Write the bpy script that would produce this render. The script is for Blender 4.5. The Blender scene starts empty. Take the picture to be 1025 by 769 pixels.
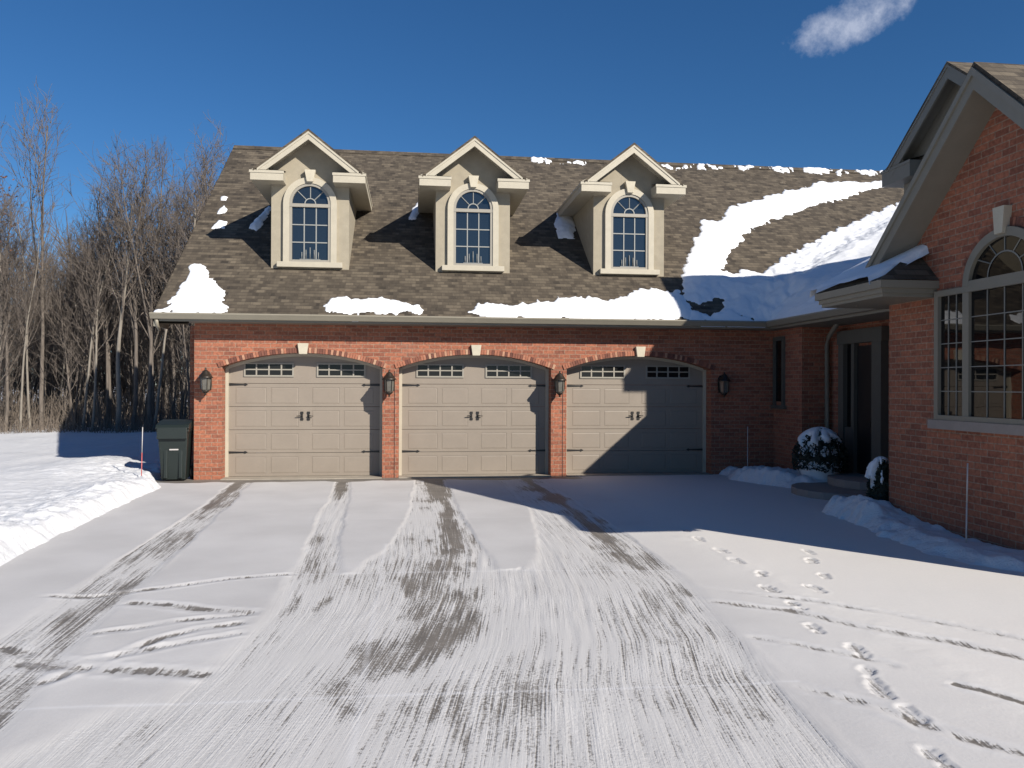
import bpy, bmesh, math, random
import numpy as np
from mathutils import Vector, Matrix
random.seed(7)
S = bpy.context.scene
COL = S.collection
rad = math.radians
SUN = Vector((.78, -1.0, .68)).normalized()          # towards the sun

# ------------------------------------------------------------------ helpers
def tag(o, label=None, cat=None, group=None, kind=None):
    if label: o['label'] = label
    if cat: o['category'] = cat
    if group: o['group'] = group
    if kind: o['kind'] = kind
    return o

def empty(name, loc=(0, 0, 0), rz=0):
    o = bpy.data.objects.new(name, None)
    o.empty_display_size = .2
    o.location = loc
    o.rotation_euler = (0, 0, rz)
    COL.objects.link(o)
    return o

class MB:
    """collects faces and links them as ONE mesh object"""
    def __init__(s, T=None):
        s.v = []; s.f = []; s.T = T; s.sm = []; s.col = []
    def P(s, p):
        p = s.T(p) if s.T else p
        s.v.append(tuple(p)); return len(s.v) - 1
    def face(s, pts, smooth=False, col=.5):
        s.f.append([s.P(p) for p in pts]); s.sm.append(smooth); s.col.append(col)
    def idx(s, ids, smooth=False, col=.5):
        s.f.append(list(ids)); s.sm.append(smooth); s.col.append(col)
    def box(s, x0, x1, y0, y1, z0, z1, col=.5):
        c = [(x0,y0,z0),(x1,y0,z0),(x1,y1,z0),(x0,y1,z0),(x0,y0,z1),(x1,y0,z1),(x1,y1,z1),(x0,y1,z1)]
        i = [s.P(p) for p in c]
        for q in ((0,3,2,1),(4,5,6,7),(0,1,5,4),(1,2,6,5),(2,3,7,6),(3,0,4,7)):
            s.idx([i[k] for k in q], col=col)
    def prism(s, poly, a, b, axis):
        """extrude a 2-D polygon along an axis: axis 'x' poly=(y,z), 'y' poly=(x,z), 'z' poly=(x,y)"""
        def mk(p, t):
            return {'x': (t, p[0], p[1]), 'y': (p[0], t, p[1]), 'z': (p[0], p[1], t)}[axis]
        A = [s.P(mk(p, a)) for p in poly]; B = [s.P(mk(p, b)) for p in poly]
        n = len(poly)
        s.idx(A[::-1]); s.idx(B)
        for k in range(n):
            s.idx([A[k], A[(k+1) % n], B[(k+1) % n], B[k]])
    def slab(s, top, dz):
        """planar top polygon given a vertical thickness"""
        A = [s.P(p) for p in top]; B = [s.P((p[0], p[1], p[2]-dz)) for p in top]
        n = len(top)
        s.idx(A); s.idx(B[::-1])
        for k in range(n):
            s.idx([B[k], B[(k+1) % n], A[(k+1) % n], A[k]])
    def tube(s, pts, rs, n=6, smooth=True, cap=True):
        rings = []
        for k, p in enumerate(pts):
            p = Vector(p)
            d = Vector(pts[min(k+1, len(pts)-1)]) - Vector(pts[max(k-1, 0)])
            if d.length < 1e-6: d = Vector((0, 0, 1))
            d.normalize()
            a = d.cross(Vector((0, 0, 1)) if abs(d.z) < .95 else Vector((1, 0, 0))).normalized()
            b = d.cross(a)
            r = rs[k] if hasattr(rs, '__len__') else rs
            rings.append([s.P(p + (a*math.cos(2*math.pi*j/n) + b*math.sin(2*math.pi*j/n))*r) for j in range(n)])
        for k in range(len(rings)-1):
            for j in range(n):
                s.idx([rings[k][j], rings[k][(j+1) % n], rings[k+1][(j+1) % n], rings[k+1][j]], smooth)
        if cap:
            s.idx(rings[0]); s.idx(rings[-1][::-1])
    def lathe(s, c, prof, n=12, smooth=True, sx=1, sy=1):
        rings = []
        for r, z in prof:
            rings.append([s.P((c[0]+sx*r*math.cos(2*math.pi*j/n), c[1]+sy*r*math.sin(2*math.pi*j/n), c[2]+z)) for j in range(n)])
        for k in range(len(rings)-1):
            for j in range(n):
                s.idx([rings[k][j], rings[k][(j+1) % n], rings[k+1][(j+1) % n], rings[k+1][j]], smooth)
        s.idx(rings[0][::-1]); s.idx(rings[-1])
    def build(s, name, mat, parent=None, fix=True, bevel=0):
        me = bpy.data.meshes.new(name)
        me.from_pydata(s.v, [], s.f)
        me.polygons.foreach_set('use_smooth', s.sm)
        if fix:
            bm = bmesh.new(); bm.from_mesh(me)
            bmesh.ops.recalc_face_normals(bm, faces=bm.faces)
            bm.to_mesh(me); bm.free()
        me.update()
        uv = me.uv_layers.new(name='UVMap')
        if len(me.polygons) < 20000:
            Z = Vector((0, 0, 1))
            for p in me.polygons:
                n = p.normal
                t = Z.cross(n)
                t = t.normalized() if t.length > .02 else Vector((1, 0, 0))
                b = n.cross(t)
                for li in p.loop_indices:
                    co = me.vertices[me.loops[li].vertex_index].co
                    uv.data[li].uv = (co.dot(t), co.dot(b))
        at = me.attributes.new('tone', 'FLOAT', 'FACE')
        at.data.foreach_set('value', s.col)
        me.materials.append(mat)
        o = bpy.data.objects.new(name, me)
        COL.objects.link(o)
        if parent: o.parent = parent
        if bevel:
            m = o.modifiers.new('bevel', 'BEVEL'); m.width = bevel; m.segments = 2; m.limit_method = 'ANGLE'
        return o

# numpy value noise
def _h(ix, iy, s):
    n = (ix.astype(np.int64)*374761393 + iy.astype(np.int64)*668265263 + s*1442695041) & 0xffffffff
    n = ((n ^ (n >> 13))*1274126177) & 0xffffffff
    n = n ^ (n >> 16)
    return (n & 0xffff)/65535.0
def vn(x, y, s=0):
    x = np.asarray(x, float); y = np.asarray(y, float)
    ix = np.floor(x); iy = np.floor(y); fx = x-ix; fy = y-iy
    fx = fx*fx*(3-2*fx); fy = fy*fy*(3-2*fy)
    a = _h(ix, iy, s); b = _h(ix+1, iy, s); c = _h(ix, iy+1, s); d = _h(ix+1, iy+1, s)
    return (a*(1-fx)+b*fx)*(1-fy) + (c*(1-fx)+d*fx)*fy - .5
def fbm(x, y, s=0, o=4):
    t = 0; a = 1
    for k in range(o):
        t = t + a*vn(x*2**k, y*2**k, s+k*17); a *= .5
    return t
def sm(t):
    t = np.clip(t, 0, 1); return t*t*(3-2*t)
def seg_dist(X, Y, a, b):
    dx, dy = b[0]-a[0], b[1]-a[1]
    t = np.clip(((X-a[0])*dx + (Y-a[1])*dy)/(dx*dx+dy*dy+1e-12), 0, 1)
    return np.hypot(X-a[0]-t*dx, Y-a[1]-t*dy), t
def line_dist(X, Y, pts):
    d = None; u = None; n = len(pts)-1
    for k in range(n):
        q, t = seg_dist(X, Y, pts[k], pts[k+1])
        w = (k+t)/n
        if d is None: d, u = q, w
        else:
            u = np.where(q < d, w, u); d = np.minimum(d, q)
    return d, u
def poly_sd(X, Y, poly):
    d = line_dist(X, Y, list(poly)+[poly[0]])[0]
    ins = np.zeros(X.shape, bool)
    n = len(poly)
    for k in range(n):
        x1, y1 = poly[k]; x2, y2 = poly[(k+1) % n]
        if y1 == y2: continue
        c = ((Y < y1) != (Y < y2)) & (X < (x2-x1)*(Y-y1)/(y2-y1)+x1)
        ins ^= c
    return np.where(ins, d, -d)

def heightfield(name, xs, ys, Z, mat, parent=None, keep=None, attrs=None):
    ny, nx = Z.shape
    X, Y = np.meshgrid(xs, ys)
    co = np.stack([X, Y, Z], -1).reshape(-1, 3)
    i = np.arange(nx*ny).reshape(ny, nx)
    q = np.stack([i[:-1, :-1], i[:-1, 1:], i[1:, 1:], i[1:, :-1]], -1).reshape(-1, 4)
    if keep is not None:
        k = keep.reshape(-1)
        q = q[k[q].any(1)]
        used = np.zeros(nx*ny, bool); used[q.ravel()] = True
        re = np.cumsum(used)-1
        co = co[used]; q = re[q]
    else: used = None
    me = bpy.data.meshes.new(name)
    me.vertices.add(len(co)); me.vertices.foreach_set('co', co.astype(np.float32).ravel())
    me.loops.add(q.size); me.loops.foreach_set('vertex_index', q.astype(np.int32).ravel())
    me.polygons.add(len(q)); me.polygons.foreach_set('loop_start', np.arange(0, q.size, 4, dtype=np.int32))
    me.update(calc_edges=True)
    me.polygons.foreach_set('use_smooth', np.ones(len(q), bool))
    for nme, a in (attrs or {}).items():
        a = a.reshape(-1)
        if used is not None: a = a[used]
        at = me.attributes.new(nme, 'FLOAT', 'POINT'); at.data.foreach_set('value', a.astype(np.float32))
    me.materials.append(mat)
    o = bpy.data.objects.new(name, me); COL.objects.link(o)
    if parent: o.parent = parent
    return o

# ------------------------------------------------------------------ materials
class NT:
    def __init__(s, name):
        s.m = bpy.data.materials.new(name); s.m.use_nodes = True
        s.t = s.m.node_tree; s.b = s.t.nodes['Principled BSDF']
    def n(s, typ, **kw):
        nd = s.t.nodes.new(typ)
        for k, v in kw.items():
            if k in nd.inputs: s.set(nd.inputs[k], v)
            else: setattr(nd, k, v)
        return nd
    def set(s, sock, v):
        if isinstance(v, bpy.types.NodeSocket): s.t.links.new(v, sock)
        else: sock.default_value = v
    def math(s, op, a, b=0.0, clamp=False):
        nd = s.t.nodes.new('ShaderNodeMath'); nd.operation = op; nd.use_clamp = clamp
        s.set(nd.inputs[0], a); s.set(nd.inputs[1], b); return nd.outputs[0]
    def mix(s, f, a, b, mode='MIX'):
        nd = s.t.nodes.new('ShaderNodeMix'); nd.data_type = 'RGBA'; nd.blend_type = mode
        s.set(nd.inputs[0], f); s.set(nd.inputs[6], a); s.set(nd.inputs[7], b); return nd.outputs[2]
    def noise(s, vec, scale, detail=4, rough=.55):
        nd = s.t.nodes.new('ShaderNodeTexNoise'); nd.inputs['Scale'].default_value = scale
        nd.inputs['Detail'].default_value = detail; nd.inputs['Roughness'].default_value = rough
        if vec is not None: s.t.links.new(vec, nd.inputs['Vector'])
        return nd.outputs['Fac']
    def ramp(s, f, stops):
        nd = s.t.nodes.new('ShaderNodeValToRGB'); s.t.links.new(f, nd.inputs[0])
        e = nd.color_ramp.elements
        while len(e) < len(stops): e.new(.5)
        for k, (p, c) in enumerate(stops):
            e[k].position = p; e[k].color = c if len(c) == 4 else (*c, 1)
        return nd.outputs[0]
    def rng(s, v, a, b, c=0., d=1.):
        nd = s.t.nodes.new('ShaderNodeMapRange'); s.set(nd.inputs[0], v)
        for k, q in enumerate((a, b, c, d)): nd.inputs[k+1].default_value = q
        return nd.outputs[0]
    def attr(s, name):
        nd = s.t.nodes.new('ShaderNodeAttribute'); nd.attribute_name = name; return nd.outputs['Fac']
    def pos(s):
        return s.t.nodes.new('ShaderNodeNewGeometry').outputs['Position']
    def obj(s):
        return s.t.nodes.new('ShaderNodeTexCoord').outputs['Object']
    def uv(s):
        return s.t.nodes.new('ShaderNodeTexCoord').outputs['UV']
    def bump(s, h, strength=.4, dist=.01):
        nd = s.t.nodes.new('ShaderNodeBump'); s.set(nd.inputs['Height'], h)
        nd.inputs['Strength'].default_value = strength; nd.inputs['Distance'].default_value = dist
        s.t.links.new(nd.outputs[0], s.b.inputs['Normal'])
    def out(s, color=None, rough=None, **kw):
        if color is not None: s.set(s.b.inputs['Base Color'], color)
        if rough is not None: s.set(s.b.inputs['Roughness'], rough)
        for k, v in kw.items(): s.set(s.b.inputs[k.replace('_', ' ')], v)
        return s.m
def c4(r, g, b): return (r, g, b, 1)

def paint(name, col, rough=.5, var=.12, scale=6, bump=0, **kw):
    t = NT(name); o = t.obj()
    a = t.noise(o, scale, 5); b = t.noise(o, scale*7, 3)
    f = t.math('ADD', t.math('MULTIPLY', a, .7), t.math('MULTIPLY', b, .3))
    v = t.rng(f, .3, .7, 1-var, 1+var)
    c = t.mix(1.0, c4(*col), v, 'MULTIPLY')
    if bump: t.bump(t.noise(o, bump, 3), .3, .004)
    return t.out(c, rough, **kw)

def brick_mat():
    t = NT('red_brick'); uv = t.uv()
    br = t.n('ShaderNodeTexBrick', Vector=uv, Scale=1.0, Color1=c4(.315,.112,.062), Color2=c4(.165,.056,.035), Mortar=c4(.275,.182,.128))
    br.inputs['Mortar Size'].default_value = .007; br.inputs['Mortar Smooth'].default_value = .2
    br.inputs['Brick Width'].default_value = .222; br.inputs['Row Height'].default_value = .081
    br.inputs['Bias'].default_value = -.25
    n = t.noise(uv, 1.3, 4); n2 = t.noise(uv, 22, 4)
    c = t.mix(1.0, br.outputs['Color'], t.rng(n, .3, .7, .92, 1.08), 'MULTIPLY')
    c = t.mix(1.0, c, t.rng(n2, .3, .7, .68, 1.25), 'MULTIPLY')
    st = t.rng(t.noise(uv, .55, 5), .62, .8, 0, .14)       # pale efflorescence
    c = t.mix(st, c, c4(.5, .40, .33))
    h = t.math('ADD', t.math('MULTIPLY', br.outputs['Fac'], -1.0), t.math('MULTIPLY', n2, .4))
    t.bump(h, .6, .006)
    return t.out(c, .88)

def rowlock_mat():
    t = NT('arch_brick'); tone = t.attr('tone'); o = t.obj()
    c = t.ramp(tone, [(0, (.12, .045, .032)), (.45, (.32, .125, .075)), (1, (.42, .26, .17))])
    c = t.mix(1.0, c, t.rng(t.noise(o, 25, 4), .3, .7, .8, 1.2), 'MULTIPLY')
    t.bump(t.noise(o, 60, 3), .4, .004)
    return t.out(c, .88)

def shingle_mat():
    t = NT('asphalt_shingle'); uv = t.uv()
    def bt(w, off, s):
        mp = t.n('ShaderNodeMapping', Vector=uv); mp.inputs['Location'].default_value = (off, 0, 0)
        b = t.n('ShaderNodeTexBrick', Vector=mp.outputs[0], Scale=1.0, Color1=c4(0, 0, 0), Color2=c4(1, 1, 1), Mortar=c4(.5, .5, .5))
        b.inputs['Brick Width'].default_value = w; b.inputs['Row Height'].default_value = .118
        b.inputs['Mortar Size'].default_value = s; b.inputs['Mortar Smooth'].default_value = .3
        return b
    b1 = bt(.15, 0, .006); b2 = bt(.22, .13, .010)
    f = t.math('ADD', t.math('MULTIPLY', b1.outputs['Color'], .55), t.math('MULTIPLY', b2.outputs['Color'], .45))
    f = t.math('ADD', t.math('MULTIPLY', f, .75), t.math('MULTIPLY', t.noise(uv, 9, 4), .3))
    c = t.ramp(f, [(.1, (.022, .017, .012)), (.5, (.072, .057, .040)), (.95, (.150, .122, .086))])
    big = t.rng(t.noise(uv, .7, 5), .3, .7, .90, 1.10)
    c = t.mix(1.0, c, big, 'MULTIPLY')
    # butt edge of each course
    sep = t.n('ShaderNodeSeparateXYZ', Vector=uv)
    fr = t.math('FRACT', t.math('DIVIDE', sep.outputs[1], .118))
    edge = t.rng(fr, 0, .18, .42, 1)
    c = t.mix(1.0, c, edge, 'MULTIPLY')
    gr = t.noise(uv, 220, 2)
    h = t.math('ADD', t.math('MULTIPLY', fr, -.8), t.math('MULTIPLY', f, .7))
    h = t.math('ADD', h, t.math('MULTIPLY', gr, .25))
    t.bump(h, .7, .012)
    return t.out(c, .92)

def snow_mat(name, col=(.78, .80, .83), bump=.5, dist=.02, dirt=0.0):
    t = NT(name); o = t.pos()
    a = t.noise(o, 5, 6, .6); b = t.noise(o, 45, 4)
    h = t.math('ADD', a, t.math('MULTIPLY', b, .35))
    t.bump(h, bump, dist)
    c = t.mix(1.0, c4(*col), t.rng(t.noise(o, 1.1, 4), .3, .7, .96, 1.04), 'MULTIPLY')
    if dirt:
        d = t.rng(t.noise(o, 7, 6, .7), .64, .78, 0, dirt)
        c = t.mix(d, c, c4(.35, .32, .29))
    return t.out(c, .65, Subsurface_Weight=.0, Specular_IOR_Level=.25)

def driveway_mat():
    t = NT('driveway_snow'); pos = t.pos()
    W = t.attr('worn'); B = t.attr('bare'); Q = t.attr('lane'); J = t.attr('line')
    sep = t.n('ShaderNodeSeparateXYZ', Vector=pos)
    def sv(kq, ky, z=0.0):
        cb = t.n('ShaderNodeCombineXYZ')
        t.set(cb.inputs[0], t.math('MULTIPLY', Q, kq)); t.set(cb.inputs[1], t.math('MULTIPLY', sep.outputs[1], ky)); cb.inputs[2].default_value = z
        return cb.outputs[0]
    s1 = t.noise(sv(26, .8), 1, 3, .6)
    s2 = t.noise(sv(70, 1.6, 4.), 1, 2, .5)
    s3 = t.noise(sv(6, .7, 9.), 1, 5, .65)
    tread = t.noise(sv(38, 34, 2.), 1, 2, .5)
    bl = t.noise(pos, 2.2, 8, .72)
    fine = t.noise(pos, 42, 5, .65)
    brk = t.noise(sv(3.2, 1.3, 5.), 1, 5, .7)             # breaks the streaks up along their length
    st = t.math('ADD', t.math('MULTIPLY', t.rng(s1, .28, .72), .42), t.math('ADD', t.math('MULTIPLY', t.rng(s2, .25, .75), .26), t.math('MULTIPLY', t.rng(s3, .28, .72), .32)))
    blN = t.rng(bl, .30, .70); fiN = t.rng(fine, .28, .72); trN = t.rng(tread, .28, .72); brN = t.rng(brk, .3, .7)
    n1 = t.rng(s1, .28, .72); n2 = t.rng(s2, .25, .75)
    k = t.math('ADD', t.math('MULTIPLY', n2, .30), t.math('ADD', t.math('MULTIPLY', n1, .24), t.math('ADD', t.math('MULTIPLY', fiN, .24), t.math('ADD', t.math('MULTIPLY', trN, .08), t.math('MULTIPLY', brN, .14)))))
    thr = t.math('SUBTRACT', .86, t.math('MULTIPLY', B, .60))
    d = t.math('SUBTRACT', k, thr)
    bare = t.rng(d, -.09, .09, 0, 1)
    bare = t.math('MULTIPLY', bare, t.math('MINIMUM', t.math('ADD', W, B), 1.0), True)
    vis = t.rng(t.noise(pos, .9, 4, .6), .36, .62, .25, 1)
    frost = t.math('ADD', t.math('MULTIPLY', st, .55), t.math('ADD', t.math('MULTIPLY', fiN, .25), t.math('MULTIPLY', brN, .20)))
    frost = t.rng(t.math('ADD', .5, t.math('MULTIPLY', t.math('SUBTRACT', frost, .5), vis)), .28, .72, 0, 1)
    worn_c = t.mix(frost, c4(.64, .63, .62), c4(.47, .46, .45))
    thin = t.mix(t.rng(t.noise(pos, .8, 4), .35, .65), c4(.49, .48, .475), c4(.565, .555, .55))
    deep = t.rng(t.math('ADD', sep.outputs[0], t.math('MULTIPLY', t.noise(pos, .9, 3), .8)), 6.9, 8.2)   # thicker untouched snow to the right
    thin = t.mix(deep, thin, c4(.665, .645, .62))
    thin = t.mix(t.rng(t.noise(pos, 60, 3), .35, .65, 0, .10), thin, c4(.40, .40, .41))
    c = t.mix(t.math('MINIMUM', W, 1.0), thin, worn_c)
    con = t.mix(t.rng(t.noise(pos, 3, 5), .3, .7), c4(.085, .074, .062), c4(.175, .155, .132))
    c = t.mix(t.math('MULTIPLY', bare, .90), c, con)
    c = t.mix(t.math('MULTIPLY', J, .7, True), c, c4(.68, .68, .69))
    h = t.math('ADD', t.math('MULTIPLY', t.math('MULTIPLY', frost, W), -.8), t.math('MULTIPLY', fine, .25))
    h = t.math('SUBTRACT', h, t.math('MULTIPLY', bare, .35))
    t.bump(h, .40, .016)
    return t.out(c, t.rng(bare, 0, 1, .7, .55), Specular_IOR_Level=.3)

def glass_mat(name, col, spec=.8, rough=.03, ior=1.6):
    t = NT(name); o = t.obj()
    t.bump(t.noise(o, 1.6, 2), .05, .02)
    return t.out(c4(*col), rough, Specular_IOR_Level=spec, IOR=ior)

def bark_mat(name, a, b):
    t = NT(name); o = t.obj()
    mp = t.n('ShaderNodeMapping', Vector=o); mp.inputs['Scale'].default_value = (9, 9, 1.6)
    f = t.noise(mp.outputs[0], 1.4, 5)
    c = t.mix(t.rng(f, .3, .7), c4(*a), c4(*b))
    t.bump(f, .6, .02)
    return t.out(c, .9)

M_brick = brick_mat(); M_arch = rowlock_mat(); M_shing = shingle_mat()
M_trim = paint('cream_trim', (.405, .368, .288), .55, .08, bump=90)
M_stucco = paint('beige_stucco', (.30, .265, .20), .9, .12, bump=120)
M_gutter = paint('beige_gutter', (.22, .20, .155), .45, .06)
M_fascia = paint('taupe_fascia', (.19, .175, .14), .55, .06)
M_door = paint('taupe_door_paint', (.232, .196, .158), .5, .06, 3)
M_frame = paint('pale_window_frame', (.27, .25, .21), .5, .05)
M_muntin = paint('grey_muntin', (.25, .255, .24), .5, .05)
M_gridbar = paint('dull_grid_bar', (.17, .17, .155), .5, .05)
M_black = paint('black_iron', (.012, .011, .010), .45, .2)
M_bronze = paint('dark_bronze', (.035, .028, .022), .4, .25, 20, Metallic=.4)
M_lglass = paint('seeded_lamp_glass', (.11, .105, .09), .12, .25, 18)
M_stone = paint('cream_keystone', (.46, .42, .33), .8, .1, bump=60)
M_sill = paint('limestone_sill', (.26, .22, .195), .8, .1)
M_dim = paint('shade_darkened_trim', (.085, .082, .070), .6, .08)  # beige entry trim darkened: the recess's deep shade is painted into the colour
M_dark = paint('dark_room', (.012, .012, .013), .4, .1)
M_pane = glass_mat('dormer_glass', (.012, .016, .021))
M_dpane = glass_mat('garage_glass', (.012, .012, .012), .3, .12)
M_wpane = glass_mat('picture_glass', (.004, .004, .0045), .5, .015, 1.55)
M_bin = paint('dark_green_plastic', (.009, .015, .0135), .5, .12, 12)
M_rub = paint('black_rubber', (.01, .01, .01), .7, .1)
M_conc = paint('bare_concrete', (.30, .265, .215), .85, .18, 4, bump=50)
M_white = paint('white_rod', (.42, .40, .39), .5, .1); M_candle = paint('dim_candle', (.16, .17, .17), .5, .1); M_red = paint('red_rod', (.42, .09, .08), .5, .1)
M_snow = snow_mat('fresh_snow'); M_bank = snow_mat('ploughed_snow', (.66, .67, .69), bump=.8, dist=.04)
M_field = snow_mat('snow_field', (.60, .61, .64), .3)
M_drive = driveway_mat()
M_bark = bark_mat('grey_brown_bark', (.085, .071, .06), (.165, .14, .118))
M_pale = bark_mat('pale_bark', (.15, .132, .108), (.25, .222, .185))
M_twig = bark_mat('brown_twigs', (.095, .078, .066), (.165, .138, .116))
M_brush = bark_mat('dry_brush', (.10, .080, .064), (.18, .148, .118))
M_leaf = paint('rusty_dead_leaves', (.13, .06, .035), .8, .3, 8)
M_ever = paint('dark_yew_leaf', (.018, .026, .018), .7, .35, 10)

# ------------------------------------------------------------------ the house
RS = .75
ZE, YE, XEL = 3.21, -.45, -.63           # eave height, eave line, left rake
YR = 6.42; ZR = ZE + RS*(YR-YE)
XM = 11.55                                  # eave of the entry block (runs along Y)
RM = .45
XR = XM + (ZR-ZE)/RM
def zg(y): return ZE + RS*(y-YE)
def zm(x): return ZE + RM*(x-XM)

house = empty('brick_house', (5.7, 3, 0))
HL = Vector((5.7, 3, 0))
tag(house, 'red brick house with three taupe garage doors and three cream gabled dormers', 'house')
def hp(o, parent=None):
    o.parent = parent or house
    if (parent or house) is house: o.matrix_parent_inverse = Matrix.Translation(-HL)
    return o

# garage wall with three arched openings
OP = [(.52, 3.62), (3.945, 7.045), (7.37, 10.47)]
REC = .34
ZS, ZC = 2.22, 2.495
def archz(x, a, b, extra=0):
    w = (b-a)/2; rise = ZC-ZS; R = (w*w+rise*rise)/(2*rise); c = (a+b)/2
    return ZC-R+math.sqrt(max(R*R-(x-c)**2, 0))
mb = MB()
NA = 28; XI = 11.85
ztop = 3.16
segs = []
edges = [0]+[e for o_ in OP for e in o_]+[XI]
for k in range(0, len(edges), 2):
    a, b = edges[k], edges[k+1]
    mb.face([(a,0,0),(b,0,0),(b,0,ztop),(a,0,ztop)])
for a, b in OP:
    xs = [a+(b-a)*i/NA for i in range(NA+1)]
    for i in range(NA):
        mb.face([(xs[i],0,archz(xs[i],a,b)),(xs[i+1],0,archz(xs[i+1],a,b)),(xs[i+1],0,ztop),(xs[i],0,ztop)])
        mb.face([(xs[i],0,archz(xs[i],a,b)),(xs[i+1],0,archz(xs[i+1],a,b)),(xs[i+1],REC+.05,archz(xs[i+1],a,b)),(xs[i],REC+.05,archz(xs[i],a,b))])
    mb.face([(a,0,0),(a,REC+.05,0),(a,REC+.05,ZS),(a,0,ZS)])
    mb.face([(b,0,0),(b,REC+.05,0),(b,REC+.05,ZS),(b,0,ZS)])
YB = 2*YR
mb.face([(0,0,0),(0,YB,0),(0,YB,ztop),(0,YR,ZR-.25),(0,0,ztop)])
mb.face([(0,YB,0),(XI+8,YB,0),(XI+8,YB,ztop),(0,YB,ztop)])
# entry court walls
mb.face([(XI,0,0),(XI,-1.25,0),(XI,-1.25,3.15),(XI,0,3.15)])
mb.face([(XI,-1.25,0),(12.45,-1.25,0),(12.45,-1.25,3.4),(XI,-1.25,3.4)])
mb.face([(12.45,-1.25,0),(12.45,-5.85,0),(12.45,-5.85,3.4),(12.45,-1.25,3.4)])
mb.box(-.47, 0.002, 1.5, 3.1, 0, 3.1)
hp(mb.build('wall', M_brick, None, fix=False))
# wing wall
WX, WC, WH = 10.8, -8.06, 2.22           # plane, gable axis, half width
WP = .92; WZ = 5.49
mb = MB()
Yr, Yf = WC+WH, -10.0
mb.face([(WX,Yr,-.1),(WX,Yf,-.1),(WX,Yf,3.4),(WX,WC,WZ-.1),(WX,Yr,3.4)])
mb.face([(WX,Yr,-.1),(19,Yr,-.1),(19,Yr,3.4),(WX,Yr,3.4)])
mb.face([(WX,Yf,-.1),(19,Yf,-.1),(19,Yf,3.4),(WX,Yf,3.4)])
hp(mb.build('gable_wall', M_brick, None, fix=False))

# roofs
def roof_part(name, polys, th=.10, extra=None):
    m = MB()
    for p in polys: m.slab(p, th)
    return hp(m.build(name, M_shing))
roof_part('garage_roof', [
    [(XEL,YE-.03,zg(YE-.03)),(XM,YE-.03,zg(YE-.03)),(XR,YR,ZR),(XEL,YR,ZR)],
    [(XEL,YR,ZR),(XR+3,YR,ZR),(XR+3,YB-YE,ZE),(XEL,YB-YE,ZE)]])
YMF = -9.9
roof_part('entry_roof', [
    [(XM-.03,YE,zm(XM-.03)),(XM-.03,YMF,zm(XM-.03)),(XR,YMF,ZR),(XR,YR,ZR)],
    [(XR,YMF,ZR),(XR+7,YMF,ZE),(XR+7,YR,ZE),(XR,YR,ZR)]])
RX = WX-.40
def zw(y): return WZ-WP*abs(y-WC)
yo = 2.40
roof_part('wing_roof', [
    [(RX,WC,WZ),(RX,WC+yo,zw(WC+yo)),(16.5,WC+yo,zw(WC+yo)),(16.5,WC,WZ)],
    [(RX,WC,WZ),(RX,WC-yo,zw(WC-yo)),(16.5,WC-yo,zw(WC-yo)),(16.5,WC,WZ)]], .08)
# ridge caps and rake metal
mb = MB()
mb.prism([(YR-.16, ZR-.10), (YR, ZR+.035), (YR+.16, ZR-.10), (YR, ZR-.02)], XEL, XR, 'x')
hp(mb.build('ridge_cap', M_shing))
mb = MB()
for sgn in (1,):
    d = (ZR-ZE)
    mb.face([(XEL-.004,YE-.03,zg(YE-.03)+.004),(XEL-.004,YR,ZR+.004),(XEL-.004,YR,ZR-.30),(XEL-.004,YE-.03,zg(YE-.03)-.28)])
    mb.face([(XEL-.004,YB-YE,ZE),(XEL-.004,YR,ZR+.004),(XEL-.004,YR,ZR-.30),(XEL-.004,YB-YE,ZE-.28)])
    mb.face([(XEL,YE,ZE-.22),(XEL,YR,ZR-.25),(0,YR,ZR-.25),(0,YE,ZE-.22)])
hp(mb.build('rake_board', M_bronze))

# gutters and soffits
mb = MB()
gp = [(YE-.035,ZE-.03),(YE-.13,ZE-.005),(YE-.145,ZE-.03),(YE-.12,ZE-.07),(YE-.09,ZE-.12),(YE-.035,ZE-.125)]
mb.prism(gp, XEL-.03, XM-.06, 'x')
hp(mb.build('gutter', M_gutter))
mb = MB()
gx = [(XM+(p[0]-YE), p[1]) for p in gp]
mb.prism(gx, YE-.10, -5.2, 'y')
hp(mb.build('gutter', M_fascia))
mb = MB()
mb.box(XEL+.01, XM+.5, YE-.03, 0.01, ZE-.16, ZE-.115)
mb.box(XEL+.01, XEL+.05, YE-.03, .35, ZE-.26, ZE-.02)
mb.box(XM, XI+.02, -5.6, -.02, ZE-.165, ZE-.12)
mb.box(XM+.01, 12.46, -5.75, -1.23, ZE-.171, ZE-.126)
hp(mb.build('soffit', M_fascia))
# downspouts
mb = MB()
mb.tube([(-.56,-.5,3.08),(-.56,-.46,2.98),(-.56,-.30,2.90)], .035, 8)
hp(mb.build('downspout', M_gutter))
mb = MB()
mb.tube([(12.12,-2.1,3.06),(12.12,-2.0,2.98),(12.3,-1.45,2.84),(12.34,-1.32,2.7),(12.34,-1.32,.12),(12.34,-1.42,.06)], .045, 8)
hp(mb.build('downspout', M_fascia))

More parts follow.
